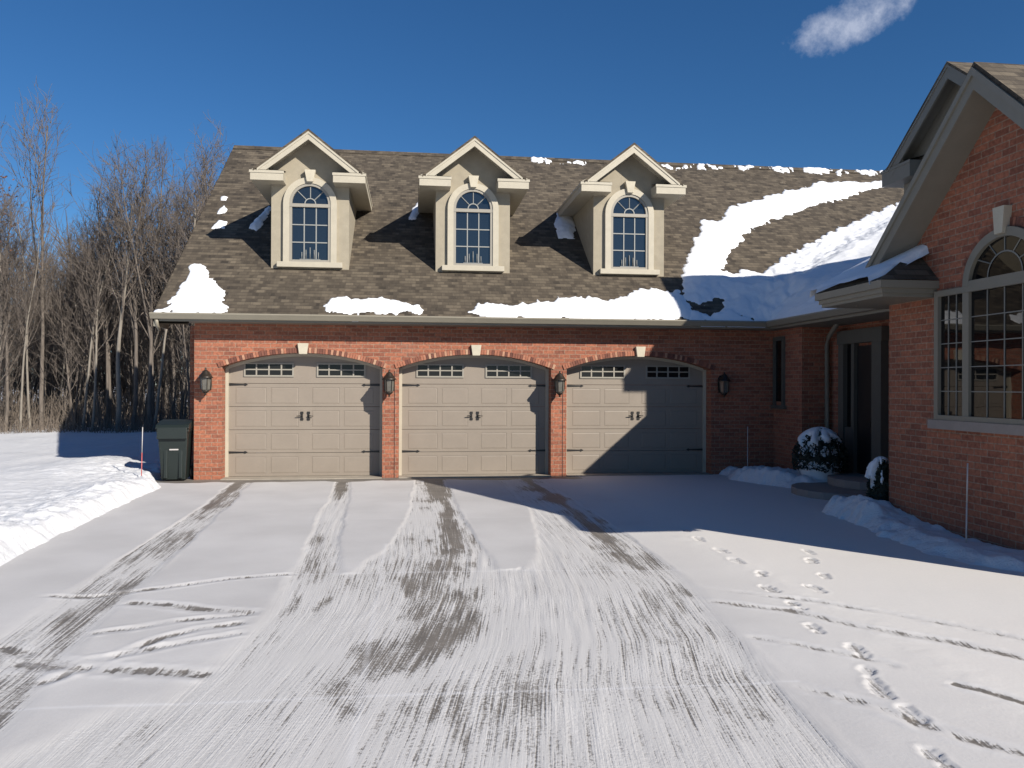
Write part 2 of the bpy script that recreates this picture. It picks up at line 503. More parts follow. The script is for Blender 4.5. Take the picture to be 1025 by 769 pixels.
# rowlock arches and keystones
for a, b in OP:
    c = (a+b)/2; w = (b-a)/2; rise = ZC-ZS; R = (w*w+rise*rise)/(2*rise); cz = ZC-R
    th = math.asin((w+.06)/R); n = 62
    mb = MB()
    for i in range(n):
        t0 = -th+2*th*(i+.06)/n; t1 = -th+2*th*(i+.94)/n
        q = []
        for r in (R-.004, R+.095):
            for t in (t0, t1): q.append((c+r*math.sin(t), cz+r*math.cos(t)))
        poly = [q[0], q[1], q[3], q[2]]
        A = [mb.P((p[0], -.022, p[1])) for p in poly]; B = [mb.P((p[0], .1, p[1])) for p in poly]
        tone = random.choice((.05, .2, .4, .55, .75, .95)) if i % 2 else random.choice((.0, .1, .2, .45))
        mb.idx(A, col=tone)
        for k in range(4): mb.idx([A[k], A[(k+1) % 4], B[(k+1) % 4], B[k]], col=tone)
    hp(mb.build('brick_arch', M_arch))
    mb = MB()
    mb.prism([(c-.075,ZC-.03),(c+.075,ZC-.03),(c+.105,ZC+.185),(c-.105,ZC+.185)], -.075, .06, 'y')
    hp(mb.build('keystone', M_stone, bevel=.008))
    # jamb trim round the opening
    mb = MB()
    yj0, yj1 = REC-.05, REC+.04
    for (x0, x1) in ((a+.002, a+.062), (b-.062, b-.002)): mb.box(x0, x1, yj0, yj1, 0, archz(x0 if x0 < c else x1, a, b)-.001)
    xs = [a+.062+(b-a-.124)*i/NA for i in range(NA+1)]
    for i in range(NA):
        z0, z1 = archz(xs[i],a,b)-.002, archz(xs[i+1],a,b)-.002
        mb.face([(xs[i],yj0,z0-.06),(xs[i+1],yj0,z1-.06),(xs[i+1],yj0,z1),(xs[i],yj0,z0)])
        mb.face([(xs[i],yj0,z0-.06),(xs[i+1],yj0,z1-.06),(xs[i+1],yj1,z1-.06),(xs[i],yj1,z0-.06)])
    hp(mb.build('door_frame', M_trim, fix=False))

# garage doors
ROWS = [.02, .49, .955, 1.42, 1.885, 2.50]
COLS = [(.045, .245), (.275, .455), (.545, .725), (.755, .955)]
for di, (a, b) in enumerate(OP):
    a2, b2 = a+.05, b-.05; W = b2-a2
    yd = REC
    mb = MB()
    for r in range(5):
        z0, z1 = ROWS[r]+.004, ROWS[r+1]-.004
        cells = COLS if r < 4 else []
        if r == 4:
            mb.box(a2, b2, yd+.001, yd+.05, z0, z1); continue
        # rails and stiles proud, recessed panels with a raised field
        pz0, pz1 = z0+.055, z1-.075
        xs = [a2]+[a2+W*e for cc in cells for e in cc]+[b2]
        for k in range(0, len(xs), 2): mb.box(xs[k], xs[k+1], yd, yd+.05, pz0, pz1)
        mb.box(a2, b2, yd, yd+.05, z0, pz0-.0005); mb.box(a2, b2, yd, yd+.05, pz1+.0005, z1)
        for e0, e1 in cells:
            x0, x1 = a2+W*e0, a2+W*e1
            mb.box(x0, x1, yd+.007, yd+.05, pz0, pz1)
            g = .022
            o4 = [(x0+.004,yd+.0065,pz0+.004),(x1-.004,yd+.0065,pz0+.004),(x1-.004,yd+.0065,pz1-.004),(x0+.004,yd+.0065,pz1-.004)]
            i4 = [(x0+g,yd+.002,pz0+g),(x1-g,yd+.002,pz0+g),(x1-g,yd+.002,pz1-g),(x0+g,yd+.002,pz1-g)]
            mb.face(i4)
            for k in range(4): mb.face([o4[k], o4[(k+1) % 4], i4[(k+1) % 4], i4[k]])
    # bottom weather strip groove
    door = hp(mb.build('garage_door', M_door))
    # arched glazing in the top section
    for (e0, e1) in ((.10, .425), (.575, .90)):
        x0, x1 = a2+W*e0, a2+W*e1
        p = MB(); p.box(x0+.03, x1-.03, yd-.004, yd+.0005, 2.05, 2.275)
        hp(p.build('window_pane', M_dpane), door)
        fr = MB()
        fr.box(x0, x1, yd-.022, yd-.0005, 2.02, 2.052); fr.box(x0, x1, yd-.022, yd-.0005, 2.272, 2.30)
        fr.box(x0, x0+.032, yd-.022, yd-.0005, 2.0525, 2.2715); fr.box(x1-.032, x1, yd-.022, yd-.0005, 2.0525, 2.2715)
        for k in (1, 2, 3):
            xc = x0+(x1-x0)*k/4; fr.box(xc-.014, xc+.014, yd-.018, yd-.0045, 2.0525, 2.2715)
        for k in range(4):
            xa = x0+(x1-x0)*k/4+(.033 if k == 0 else .0145); xb = x0+(x1-x0)*(k+1)/4-(.033 if k == 3 else .0145)
            fr.box(xa, xb, yd-.018, yd-.0045, 2.152, 2.176)
        hp(fr.build('window_frame', M_frame), door)
    for z in (.505, 1.86):
        for s in (0, 1):
            hb = MB(); L = .37
            x0 = a2+.01 if s == 0 else b2-.01; dx = 1 if s == 0 else -1
            hb.prism([(x0,z-.022),(x0+dx*L*.78,z-.012),(x0+dx*L*.86,z-.028),(x0+dx*L,z),(x0+dx*L*.86,z+.028),(x0+dx*L*.78,z+.012),(x0,z+.022)], yd-.012, yd-.001, 'y')
            hp(hb.build('strap_hinge', M_black), door)
    cx = (a2+b2)/2
    for s in (-1, 1):
        hb = MB(); x = cx+s*.065
        hb.prism([(x-.025,1.14),(x+.025,1.14),(x+.034,1.17),(x+.02,1.2),(x+.02,1.26),(x+.034,1.29),(x+.025,1.32),(x-.025,1.32),(x-.034,1.29),(x-.02,1.26),(x-.02,1.2),(x-.034,1.17)], yd-.012, yd-.001, 'y')
        hb.tube([(x,yd-.012,1.235),(x,yd-.05,1.235),(x+s*.04,yd-.055,1.235),(x+s*.10,yd-.05,1.228)], [.012,.012,.011,.008], 6)
        hp(hb.build('handle', M_black), door)
mb = MB()
for a, b in OP: mb.box(a+.003, b-.003, -.10, REC+.05, -.04, .018)
hp(mb.build('threshold', M_conc))
# control joints down the two piers
for x in (3.86, 7.285):
    mb = MB(); mb.box(x-.006, x+.006, -.003, .02, 0, 2.15)
    hp(mb.build('control_joint', M_black))

# dormers (also the big gable over the entry); T maps local (u right, d into the roof, z) to the world
def arch_ring(mb, hw, zs, zb, d0, d1, w, n=20, ez=1.0):
    """arched band: inner half width hw, spring zs, bottom zb, band width w"""
    pin = [(-hw, zb)]+[(-hw*math.cos(math.pi*i/n), zs+hw*ez*math.sin(math.pi*i/n)) for i in range(n+1)]+[(hw, zb)]
    ho = hw+w
    po = [(-ho, zb)]+[(-ho*math.cos(math.pi*i/n), zs+(hw*ez+w)*math.sin(math.pi*i/n)) for i in range(n+1)]+[(ho, zb)]
    for i in range(len(pin)-1):
        a, b, c_, d_ = pin[i], pin[i+1], po[i+1], po[i]
        mb.face([(a[0],d0,a[1]),(b[0],d0,b[1]),(c_[0],d0,c_[1]),(d_[0],d0,d_[1])])
        mb.face([(a[0],d0,a[1]),(b[0],d0,b[1]),(b[0],d1,b[1]),(a[0],d1,a[1])])
        mb.face([(d_[0],d0,d_[1]),(c_[0],d0,c_[1]),(c_[0],d1,c_[1]),(d_[0],d1,d_[1])])
def arch_plate(mb, hw, zs, zb, d, n=20, ez=1.0):
    mb.face([(-hw,d,zb),(hw,d,zb)]+[(hw*math.cos(math.pi*i/n),d,zs+ez*hw*math.sin(math.pi*i/n)) for i in range(n+1)])

def dormer(T, hw, zb, zbox0, zbox1, ubox, uin, apex, slope, ov, depth, window=True, shade=False, lab=None):
    mt = M_fascia if shade else M_trim  # unlit gable takes darker paint for trim and stucco: shade put into the colour
    m = MB(T)
    def zr(u): return apex-slope*abs(u)
    face = [(-hw,zb-.4),(hw,zb-.4),(hw,zr(hw)-.1),(0,apex-.1),(-hw,zr(hw)-.1)]
    m.face([(u,0,z) for u, z in face])
    for s in (-1, 1):
        m.face([(s*hw,0,zb-.4),(s*hw,depth,zb-.4),(s*hw,depth,zr(hw)-.1),(s*hw,0,zr(hw)-.1)])
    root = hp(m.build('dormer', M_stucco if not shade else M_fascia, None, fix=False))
    if lab: root['label'] = lab
    ur = min(ubox-.02, (apex-zbox1-.03)/slope)
    m = MB(T)
    for s in (-1, 1):
        top = [(0,-ov-.02,apex),(s*ur,-ov-.02,zr(ur)),(s*ur,depth,zr(ur)),(0,depth,apex)]
        m.slab(top, .05)
    # little shingled top over each cornice return
    for s in (-1, 1):
        m.face([(s*ubox,-ov-.015,zbox1+.012),(s*uin,-ov-.015,zbox1+.012),(s*uin,0,zbox1+.09),(s*ubox,0,zbox1+.09)])
    hp(m.build('roof', M_shing), root)
    m = MB(T)      # rake boards and soffit
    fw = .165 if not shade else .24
    for s in (-1, 1):
        ut = min(ubox*.885, ur-.02)
        A = [(0,apex-.052),(s*ut,zr(ut)-.052),(s*ut,zr(ut)-.09),(s*(ut-.09),zr(ut-.09)-fw-.05),(0,apex-.052-fw)]
        P0 = [m.P((u,-ov-.004,z)) for u, z in A]; P1 = [m.P((u,-ov+.035,z)) for u, z in A]
        m.idx(P0); m.idx(P1[::-1])
        for k in range(5): m.idx([P0[k], P0[(k+1) % 5], P1[(k+1) % 5], P1[k]])
        # thin crown strip
        B = [(0,apex-.052),(s*ut,zr(ut)-.052),(s*ut,zr(ut)-.10),(0,apex-.10)]
        Q0 = [m.P((u,-ov-.018,z)) for u, z in B]; Q1 = [m.P((u,-ov-.001,z)) for u, z in B]
        m.idx(Q0)
        for k in range(4): m.idx([Q0[k], Q0[(k+1) % 4], Q1[(k+1) % 4], Q1[k]])
        m.face([(0,-ov+.03,apex-.12),(s*ut,-ov+.03,zr(ut)-.12),(s*ut,0,zr(ut)-.12),(0,0,apex-.12)])
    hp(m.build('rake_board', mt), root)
    for s in (-1, 1):
        m = MB(T)
        dd = (zbox0-zb)/(RM if shade else RS)+.5
        us = sorted((s*uin, s*ubox)); m.box(us[0], us[1], -ov, .005, zbox0, zbox1)
        us = sorted((s*(hw-.01), s*ubox)); m.box(us[0], us[1], .006, dd, zbox0+.002, zbox1-.002)
        us = sorted((s*(uin-.015), s*(ubox+.02))); m.box(us[0], us[1], -ov-.012, -ov-.001, zbox1-.05, zbox1+.004)
        us = sorted((s*(ubox+.001), s*(ubox+.012))); m.box(us[0], us[1], -ov-.0005, dd, zbox1-.05, zbox1+.004)
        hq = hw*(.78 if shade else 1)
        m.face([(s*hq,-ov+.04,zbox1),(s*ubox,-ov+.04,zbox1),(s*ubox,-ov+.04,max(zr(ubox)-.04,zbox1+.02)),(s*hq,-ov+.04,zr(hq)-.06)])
        m.face([(s*(ubox-.01),-ov+.04,zbox1),(s*(ubox-.01),depth,zbox1),(s*(ubox-.01),depth,zr(ubox)),(s*(ubox-.01),-ov+.04,zr(ubox))])
        hp(m.build('cornice_return', mt), root)
    if window:
        wz, zs, w2 = zb+.13, 5.66, .425
        m = MB(T); arch_plate(m, w2-.03, zs, wz, -.012)
        hp(m.build('window_pane', M_pane), root)
        m = MB(T); arch_ring(m, w2-.001, zs, wz, -.075, 0, .125)
        hp(m.build('window_surround', M_trim), root)
        m = MB(T)
        arch_ring(m, w2-.055, zs, wz, -.055, -.006, .053)
        m.box(-w2+.056, w2-.056, -.054, -.0125, wz, wz+.05); m.box(-w2+.002, w2-.002, -.062, -.0126, zs-.075, zs-.005)
        hp(m.build('window_frame', M_frame), root)
        m = MB(T); h0, h1 = wz+.05, zs-.075; iw = w2-.056
        for k in (1, 2):
            uc = -iw+2*iw*k/3; m.box(uc-.011, uc+.011, -.03, -.0127, h0, h1)
        for k in (1, 2):
            zc = h0+(h1-h0)*k/3
            for j in range(3):
                m.box(-iw+2*iw*j/3+(.0115 if j else 0), -iw+2*iw*(j+1)/3-(.0115 if j < 2 else 0), -.03, -.0127, zc-.011, zc+.011)
        hub = .10
        for k in range(10):
            a0, a1 = math.pi*k/10, math.pi*(k+1)/10
            m.face([(hub*math.cos(a0),-.03,zs+hub*math.sin(a0)),(hub*math.cos(a1),-.03,zs+hub*math.sin(a1)),((hub+.022)*math.cos(a1),-.03,zs+(hub+.022)*math.sin(a1)),((hub+.022)*math.cos(a0),-.03,zs+(hub+.022)*math.sin(a0))])
        for an in (45, 90, 135):
            c_, s_ = math.cos(rad(an)), math.sin(rad(an))
            m.tube([(c_*(hub+.02),-.022,zs+s_*(hub+.02)),(c_*(iw-.002),-.022,zs+s_*(iw-.002))], .011, 4, False)
        hp(m.build('muntins', M_muntin), root)
        m = MB(T); m.box(-.67, .67, -.12, -.001, zb+.015, wz-.001)
        hp(m.build('sill', M_trim, bevel=.008), root)
        m = MB(T); kz = zs+w2+.02
        m.prism([(-.065,kz),(.065,kz),(.115,kz+.25),(-.115,kz+.25)], -.13, -.002, 'y')
        hp(m.build('keystone', M_stone, bevel=.008), root)
    return root
DC = [2.075, 5.50, 8.95]
for k, xc in enumerate(DC):
    T = (lambda xc: lambda p: (xc+p[0], 1.0+p[1], p[2]))(xc)
    dormer(T, .80, 4.30, 6.04, 6.235, 1.155, .50, 7.12, .78, .40, 4.2)
    # candle lamp standing behind the glass bars
    cm = MB(T)
    for j in range(5):
        u = (j-2)*.085; h = .16+.05*(2-abs(j-2))
        cm.tube([(u,-.035,4.482),(u,-.035,4.482+h)], .011, 6)
    cm.box(-.21, .21, -.05, -.0128, 4.481, 4.50)
    tag(cm.build('window_candles', M_candle), 'row of five white candles on the sill of the %s dormer window' % ('left', 'middle', 'right')[k], 'candles', 'candle lamps in the dormer windows')
T = lambda p: (13.55+p[1], -3.63-p[0], p[2])
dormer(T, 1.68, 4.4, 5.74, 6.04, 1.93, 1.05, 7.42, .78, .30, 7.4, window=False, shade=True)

# wing gable trim: rake boards, deep soffit, boxed returns with hip tops
for s in (1, -1):
    m = MB()
    L = yo-.02
    y1 = WC+s*L; z1 = zw(y1)
    def board(x0, x1, zt, zb_):
        A = [(x0,WC,WZ+zt),(x0,y1,z1+zt),(x0,y1,z1+zb_),(x0,WC,WZ+zb_)]
        P0 = [m.P(p) for p in A]; P1 = [m.P((x1,p[1],p[2])) for p in A]
        m.idx(P0); m.idx(P1[::-1])
        for k in range(4): m.idx([P0[k], P0[(k+1) % 4], P1[(k+1) % 4], P1[k]])
    board(RX-.005, RX+.03, -.085, -.31)
    board(RX-.03, RX-.006, -.06, -.15)
    m.face([(RX+.03,WC,WZ-.29),(WX+.02,WC,WZ-.29),(WX+.02,y1,z1-.29),(RX+.03,y1,z1-.29)])
    hp(m.build('rake_board', M_fascia))
    m = MB()
    ya, yb = WC+s*(1.22 if s > 0 else 1.75), WC+s*2.74; x0, x1 = WX-.72, WX+.5
    ys = sorted((ya, yb))
    m.box(x0, x1, ys[0], ys[1], 3.0, 3.18)
    m.box(x0-.07, x1, ys[0]-.07, ys[1]+.07, 3.105, 3.202)
    m.box(x0-.03, x1, ys[0]-.03, ys[1]+.03, 3.045, 3.1045)
    hp(m.build('cornice_return', M_fascia))
    m = MB()
    q = [(x0-.07,ya-s*.07,3.21),(x0-.07,yb+s*.07,3.21),(WX+.3,yb+s*.07,3.21),(WX+.0,ya-s*.07,3.21)]
    rd = [(WX+.05,ya+s*.45,3.72),(WX+.35,yb-s*.3,3.72)]
    m.face([q[0],q[1],rd[1],rd[0]]); m.face([q[0],rd[0],q[3]]); m.face([q[1],q[2],rd[1]])
    hp(m.build('return_roof', M_shing))

# arched picture window in the wing gable
T = lambda p: (WX+p[1], WC-p[0], p[2])
win = MB(T)
hw_, zsill, zrail = 1.17, 1.45, 2.99
cw = .60; EZ = .90
win.box(-hw_+.05, hw_-.05, -.012, .0, zsill+.03, zrail)
win_o = hp(win.build('picture_window', M_wpane))
m = MB(T); arch_plate(m, cw-.03, zrail+.06, zrail+.06, -.012, 24, EZ); hp(m.build('fan_pane', M_wpane), win_o)
m = MB(T)
m.box(-hw_, -hw_+.075, -.06, .02, zsill, zrail+.07); m.box(hw_-.075, hw_, -.06, .02, zsill, zrail+.07)
m.box(-hw_+.0755, hw_-.0755, -.058, .02, zsill, zsill+.06); m.box(-hw_+.0755, hw_-.0755, -.058, .02, zrail, zrail+.07)
for u in (-cw, cw): m.box(u-.055, u+.055, -.05, .02, zsill+.0605, zrail-.0005)
arch_ring(m, cw-.055, zrail+.0705, zrail+.0705, -.06, .02, .10, 24, EZ)
m.box(-cw+.05, cw-.05, -.057, .02, zrail+.0705, zrail+.13)
hp(m.build('window_frame', M_fascia), win_o)
m = MB(T)
def grid(u0, u1, z0, z1, nu, nz):
    for k in range(1, nu):
        uc = u0+(u1-u0)*k/nu; m.box(uc-.006, uc+.006, -.022, -.0125, z0, z1)
    for k in range(1, nz):
        zc = z0+(z1-z0)*k/nz
        for j in range(nu):
            m.box(u0+(u1-u0)*j/nu+(.0065 if j else 0), u0+(u1-u0)*(j+1)/nu-(.0065 if j < nu-1 else 0), -.022, -.0125, zc-.006, zc+.006)
grid(-hw_+.076, -cw-.056, zsill+.061, zrail-.001, 3, 5)
grid(-cw+.056, cw-.056, zsill+.061, zrail-.001, 4, 5)
grid(cw+.056, hw_-.076, zsill+.061, zrail-.001, 3, 5)
zc_ = zrail+.13
for r in (.26,):
    for k in range(16):
        a0, a1 = math.pi*k/16, math.pi*(k+1)/16
        m.face([(r*math.cos(a0),-.02,zc_+r*math.sin(a0)),(r*math.cos(a1),-.02,zc_+r*math.sin(a1)),((r+.018)*math.cos(a1),-.02,zc_+(r+.018)*math.sin(a1)),((r+.018)*math.cos(a0),-.02,zc_+(r+.018)*math.sin(a0))])
for an in (35, 62, 90, 118, 145):
    c_, s_ = math.cos(rad(an)), math.sin(rad(an))
    m.tube([(c_*.28,-.018,zc_+s_*.28),(c_*(cw-.075),-.018,zc_-.04+EZ*s_*(cw-.075))], .008, 4, False)
hp(m.build('muntins', M_gridbar), win_o)
m = MB(T); m.box(-hw_-.1, hw_+.1, -.075, .02, zsill-.115, zsill-.002)
hp(m.build('sill', M_sill), win_o)
m = MB(T); kz = zrail+.07+EZ*(cw-.055)+.03
m.prism([(-.06,kz),(.06,kz),(.09,kz+.30),(-.09,kz+.30)], -.10, .02, 'y')
hp(m.build('keystone', M_stone), win_o)
# rowlock bricks round the fan
m = MB(T); n = 40
for i in range(n):
    a0 = math.pi*(i+.06)/n; a1 = math.pi*(i+.94)/n; z0 = zrail+.0705
    r0, r1 = cw+.048, cw+.145
    q = [(r*math.cos(a),-.014,z0+(EZ*(cw-.055)+r-cw+.055)*math.sin(a)) for r, a in ((r0,a0),(r1,a0),(r1,a1),(r0,a1))]
    m.face(q, col=random.choice((.1, .2, .35, .45)))
hp(m.build('brick_arch', M_arch), win_o)

# narrow side window and the recessed entry
m = MB(); m.box(XI-.012, XI+.01, -.46, -.14, 1.55, 2.82); nw = hp(m.build('narrow_window', M_wpane))
m = MB()
m.box(XI-.05, XI+.01, -.14, -.06, 1.47, 2.9); m.box(XI-.05, XI+.01, -.54, -.46, 1.47, 2.9)
m.box(XI-.05, XI+.01, -.459, -.141, 2.82, 2.9); m.box(XI-.07, XI+.01, -.60, -.02, 1.40, 1.4695)
hp(m.build('window_frame', M_dim), nw)
EX = 12.45
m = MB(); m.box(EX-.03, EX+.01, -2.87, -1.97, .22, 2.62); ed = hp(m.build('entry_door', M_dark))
m = MB()
m.box(EX-.15, EX, -3.23, -1.75, 2.67, 2.92); m.box(EX-.12, EX, -1.93, -1.75, .2, 2.669)
m.box(EX-.10, EX, -2.27, -2.17, .2, 2.669); m.box(EX-.14, EX, -3.20, -2.911, .2, 2.669)
m.box(EX-.09, EX, -2.1695, -1.931, .2, 1.1)
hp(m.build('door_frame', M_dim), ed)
m = MB(); m.box(EX-.04, EX-.031, -2.16, -1.94, 1.11, 2.66); hp(m.build('sidelight_pane', M_wpane), ed)
m = MB(); m.tube([(EX-.03,-2.80,1.15),(EX-.08,-2.80,1.15),(EX-.08,-2.80,1.3),(EX-.03,-2.80,1.3)], .012, 6); hp(m.build('handle', M_bronze), ed)

# entry steps
def rounded(x0, x1, y0, y1, n=10):
    cy = (y0+y1)/2; r = (y1-y0)/2
    return [(x1,y0),(x1,y1)]+[(x0+r-r*math.sin(math.pi*i/n), cy+r*math.cos(math.pi*i/n)) for i in range(n+1)]
st = empty('entry_steps', (11.7, -3.6, 0))
tag(st, 'two curved grey stone steps dusted with snow before the entry door', 'steps')
m = MB(); m.prism([(x-11.7,y+3.6) for x, y in rounded(10.72, 12.4, -4.25, -2.35)], -.02, .125, 'z'); m.build('step', M_sill, st, bevel=.01)
m = MB(); m.prism([(x-11.7,y+3.6) for x, y in rounded(11.5, 12.4, -4.0, -2.2)], .126, .265, 'z'); m.build('step', M_sill, st, bevel=.01)

# ------------------------------------------------------------------ wall lanterns
def lantern():
    root = empty('wall_lantern')
    m = MB(); m.prism([(-.055,-.17),(.055,-.17),(.065,-.1),(.065,.12),(.03,.19),(-.03,.19),(-.065,.12),(-.065,-.1)], -.022, -.002, 'y')
    m.build('backplate', M_bronze, root, bevel=.004)
    m = MB(); pts = []
    for i in range(9):
        t = i/8; pts.append((0, -.02-.17*math.sin(t*math.pi*.55)-.0*t, -.12-.09*math.sin(t*math.pi)+.02*t))
    m.tube(pts, .011, 6); m.build('scroll_arm', M_bronze, root)
    m = MB(); m.tube([(0,-.02,.1),(0,-.1,.16),(0,-.165,.13)], .01, 6)
    m.build('arm', M_bronze, root)
    c = (0, -.17, 0)
    m = MB(); m.lathe(c, [(.03,-.20),(.062,-.17),(.075,-.15),(.088,.06),(.088,.065)], 6, False); m.build('lamp_glass', M_lglass, root)
    m = MB()
    m.lathe(c, [(.012,-.27),(.02,-.255),(.012,-.24),(.04,-.215),(.068,-.18),(.06,-.171)], 8)
    m.lathe(c, [(.125,.066),(.13,.078),(.105,.10),(.085,.14),(.06,.17),(.055,.19),(.035,.21),(.014,.225),(.02,.24),(.008,.262)], 12)
    for j in range(6):
        a = 2*math.pi*j/6
        m.tube([(.078*math.cos(a),-.17+.078*math.sin(a),-.155),(.092*math.cos(a),-.17+.092*math.sin(a),.066)], .007, 4, False)
    m.build('lamp_cage', M_bronze, root)
    return root
def dup(root, loc, rz=None):
    r = root.copy(); COL.objects.link(r); r.location = loc
    if rz is not None: r.rotation_euler = (0, 0, rz)
    for ch in root.children:
        c = ch.copy(); COL.objects.link(c); c.parent = r
    return r
LA = lantern(); LA.location = (.26, 0, 1.92); LA.scale = (1.12, 1.12, 1.0)
LB = [LA]+[dup(LA, (x, 0, 1.90)) for x in (3.76, 7.19, 10.68)]
for o, l in zip(LB, ('dark bronze wall lantern on the brick left of the first garage door', 'dark bronze wall lantern on the pier between first and second garage doors',
                     'dark bronze wall lantern on the pier between second and third garage doors', 'dark bronze wall lantern in the shade right of the third garage door')):
    tag(o, l, 'lantern', 'wall lanterns beside the garage doors')

# ------------------------------------------------------------------ wheelie bin
bn = empty('trash_bin', (-.34, .02, 0), rad(4))
tag(bn, 'dark green wheeled trash bin standing by the left brick corner', 'trash bin')
m = MB()
def ringbox(z, w, d, yc=0): return [(-w,yc-d,z),(w,yc-d,z),(w,yc+d,z),(-w,yc+d,z)]
lv = [ringbox(.03,.215,.21), ringbox(.5,.245,.25), ringbox(.93,.27,.29,-.01), ringbox(.955,.29,.31,-.01), ringbox(1.0,.29,.31,-.01)]
R_ = [[m.P(p) for p in L] for L in lv]
m.idx(R_[0][::-1]); m.idx(R_[-1])
for k in range(len(R_)-1):
    for j in range(4): m.idx([R_[k][j],R_[k][(j+1)%4],R_[k+1][(j+1)%4],R_[k+1][j]])
m.box(.10,.17,-.262,-.235,.06,.80); m.box(-.17,-.10,-.262,-.235,.06,.72)
m.build('body', M_bin, bn, bevel=.012)
m = MB()
P = [(-.33,1.0),(-.36,1.03),(-.30,1.09),(.0,1.15),(.30,1.17),(.34,1.12),(.34,1.0)]
m.prism(P, -.30, .30, 'x'); m.box(-.27,.27,-.372,-.331,.82,1.03)
m.build('lid', M_bin, bn, bevel=.01)
m = MB(); m.box(-.06,.10,-.285,-.255,.60,.625); m.build('catch_bar', M_white, bn)
m = MB(); m.tube([(-.25,.36,1.0),(.25,.36,1.0)], .018, 8); m.build('handle', M_bin, bn)
for s in (-1, 1):
    m = MB(); m.tube([(s*.24,.20,.13),(s*.30,.20,.13)], .13, 14); m.build('wheel', M_rub, bn)

# driveway marker rods
def rod(x, y, z0, h, lean, lab):
    r = empty('marker_rod', (x, y, z0)); tag(r, lab, 'marker rod', 'driveway marker rods in the snow')
    m = MB(); m.tube([(0,0,-.1),(lean*h*.55,0,h*.55)], .009, 6); m.build('rod', M_red if lab.startswith('thin white') else M_white, r)
    m = MB(); m.tube([(lean*h*.55,0,h*.55+.001),(lean*h,0,h)], .0085, 6); m.build('reflective_tip', M_white, r)
rod(-.80, -.55, .0, 1.06, .02, 'thin white marker rod with a red lower half beside the dark green bin')
rod(10.40, -7.95, .0, 1.0, .02, 'pale thin marker rod in the snow below the arched picture window')
rod(10.95, -.75, .1, .95, .0, 'thin marker rod in the shaded snow right of the third garage door')

# ------------------------------------------------------------------ ground, driveway, snow banks
m = MB(); m.face([(-900,-900,-.06),(900,-900,-.06),(900,900,-.06),(-900,900,-.06)])
tag(m.build('snow_ground', M_field), kind='structure')

def curve(pts):
    ys = np.array([-p[1] for p in pts]); xs = np.array([p[0] for p in pts])
    return lambda y: np.interp(-y, ys, xs)
T1l = curve([(.87,0),(.88,-.94),(1.05,-4.3),(1.10,-6.6),(1.17,-8.6),(1.22,-10.2),(1.25,-13)])
T1r = curve([(1.22,0),(1.24,-.98),(1.48,-4.4),(1.62,-6.6),(1.72,-8.5),(1.80,-9.8),(1.95,-11.1),(2.2,-13)])
T2l = curve([(2.78,0),(2.79,-1.1),(2.92,-4.95),(3.05,-7.8),(3.03,-9.5),(2.90,-10.8),(2.62,-12.2),(2.45,-13)])
T2r = curve([(3.08,0),(3.1,-1.15),(3.30,-5.8),(3.50,-8.16),(3.55,-13)])
T3l = curve([(4.28,0),(4.27,-1.26),(4.15,-4.64),(3.9,-7.1),(3.60,-8.42),(3.5,-13)])
T3r = curve([(4.86,0),(4.87,-1.32),(4.92,-5.9),(5.07,-8.3),(5.3,-9),(5.3,-13)])
T4l = curve([(5.85,0),(5.86,-1.1),(5.97,-4.35),(5.73,-6.7),(5.40,-8.36),(5.2,-9),(5.2,-13)])
T4r = curve([(6.76,0),(6.77,-1.2),(6.86,-5.1),(6.86,-7.7),(6.74,-9.5),(6.56,-10.8),(6.42,-11.9),(6.30,-13)])
T1c = curve([(1.02,0),(1.04,-.96),(1.19,-3.6),(1.26,-5.6),(1.35,-7.6),(1.45,-9.3),(1.53,-10.7),(1.7,-13)])
T2c = curve([(2.92,0),(2.93,-1),(3.05,-5.4),(3.15,-8),(3.2,-9.6),(3.09,-10.9),(2.9,-12.2),(2.8,-13)])
T3c = curve([(4.57,0),(4.58,-1.1),(4.62,-5.1),(4.58,-7.4),(4.39,-9.3),(4.17,-10.6),(4.0,-11.4),(3.7,-13)])
T4c = curve([(6.45,0),(6.47,-1.2),(6.59,-4.6),(6.55,-7.1),(6.42,-9),(6.20,-10.6),(6.0,-11.4),(5.75,-13)])
xs = np.concatenate([np.linspace(-3, .2, 50, endpoint=False), np.linspace(.2, 9.2, 430, endpoint=False), np.linspace(9.2, 13, 70)])
ys = np.concatenate([np.linspace(-22, -13.2, 30, endpoint=False), np.linspace(-13.2, -8, 290, endpoint=False), np.linspace(-8, .3, 230)])
X, Y = np.meshgrid(xs, ys)
en = fbm(X*3, Y*1.2, 3)*.07 + fbm(X*14, Y*6, 5, 3)*.02
Xn = X+en
soft_e = .05+.16*sm((-6.5-Y)/3)
def band(l, r, e=1.0):
    k = soft_e*e
    return sm((Xn-l(Y))/k+.5)*sm((r(Y)-Xn)/k+.5)
worn = np.maximum(band(T1l, T1r), band(T2l, T4r))
p2 = band(T2r, T3l)*sm((Y+8.3+fbm(X*4, Y*2, 8)*.8)/.25); p3 = band(T3r, T4l)*sm((Y+8.35+fbm(X*5, Y*2, 9)*.4)/.12)
worn = worn*(1-p2)*(1-p3)
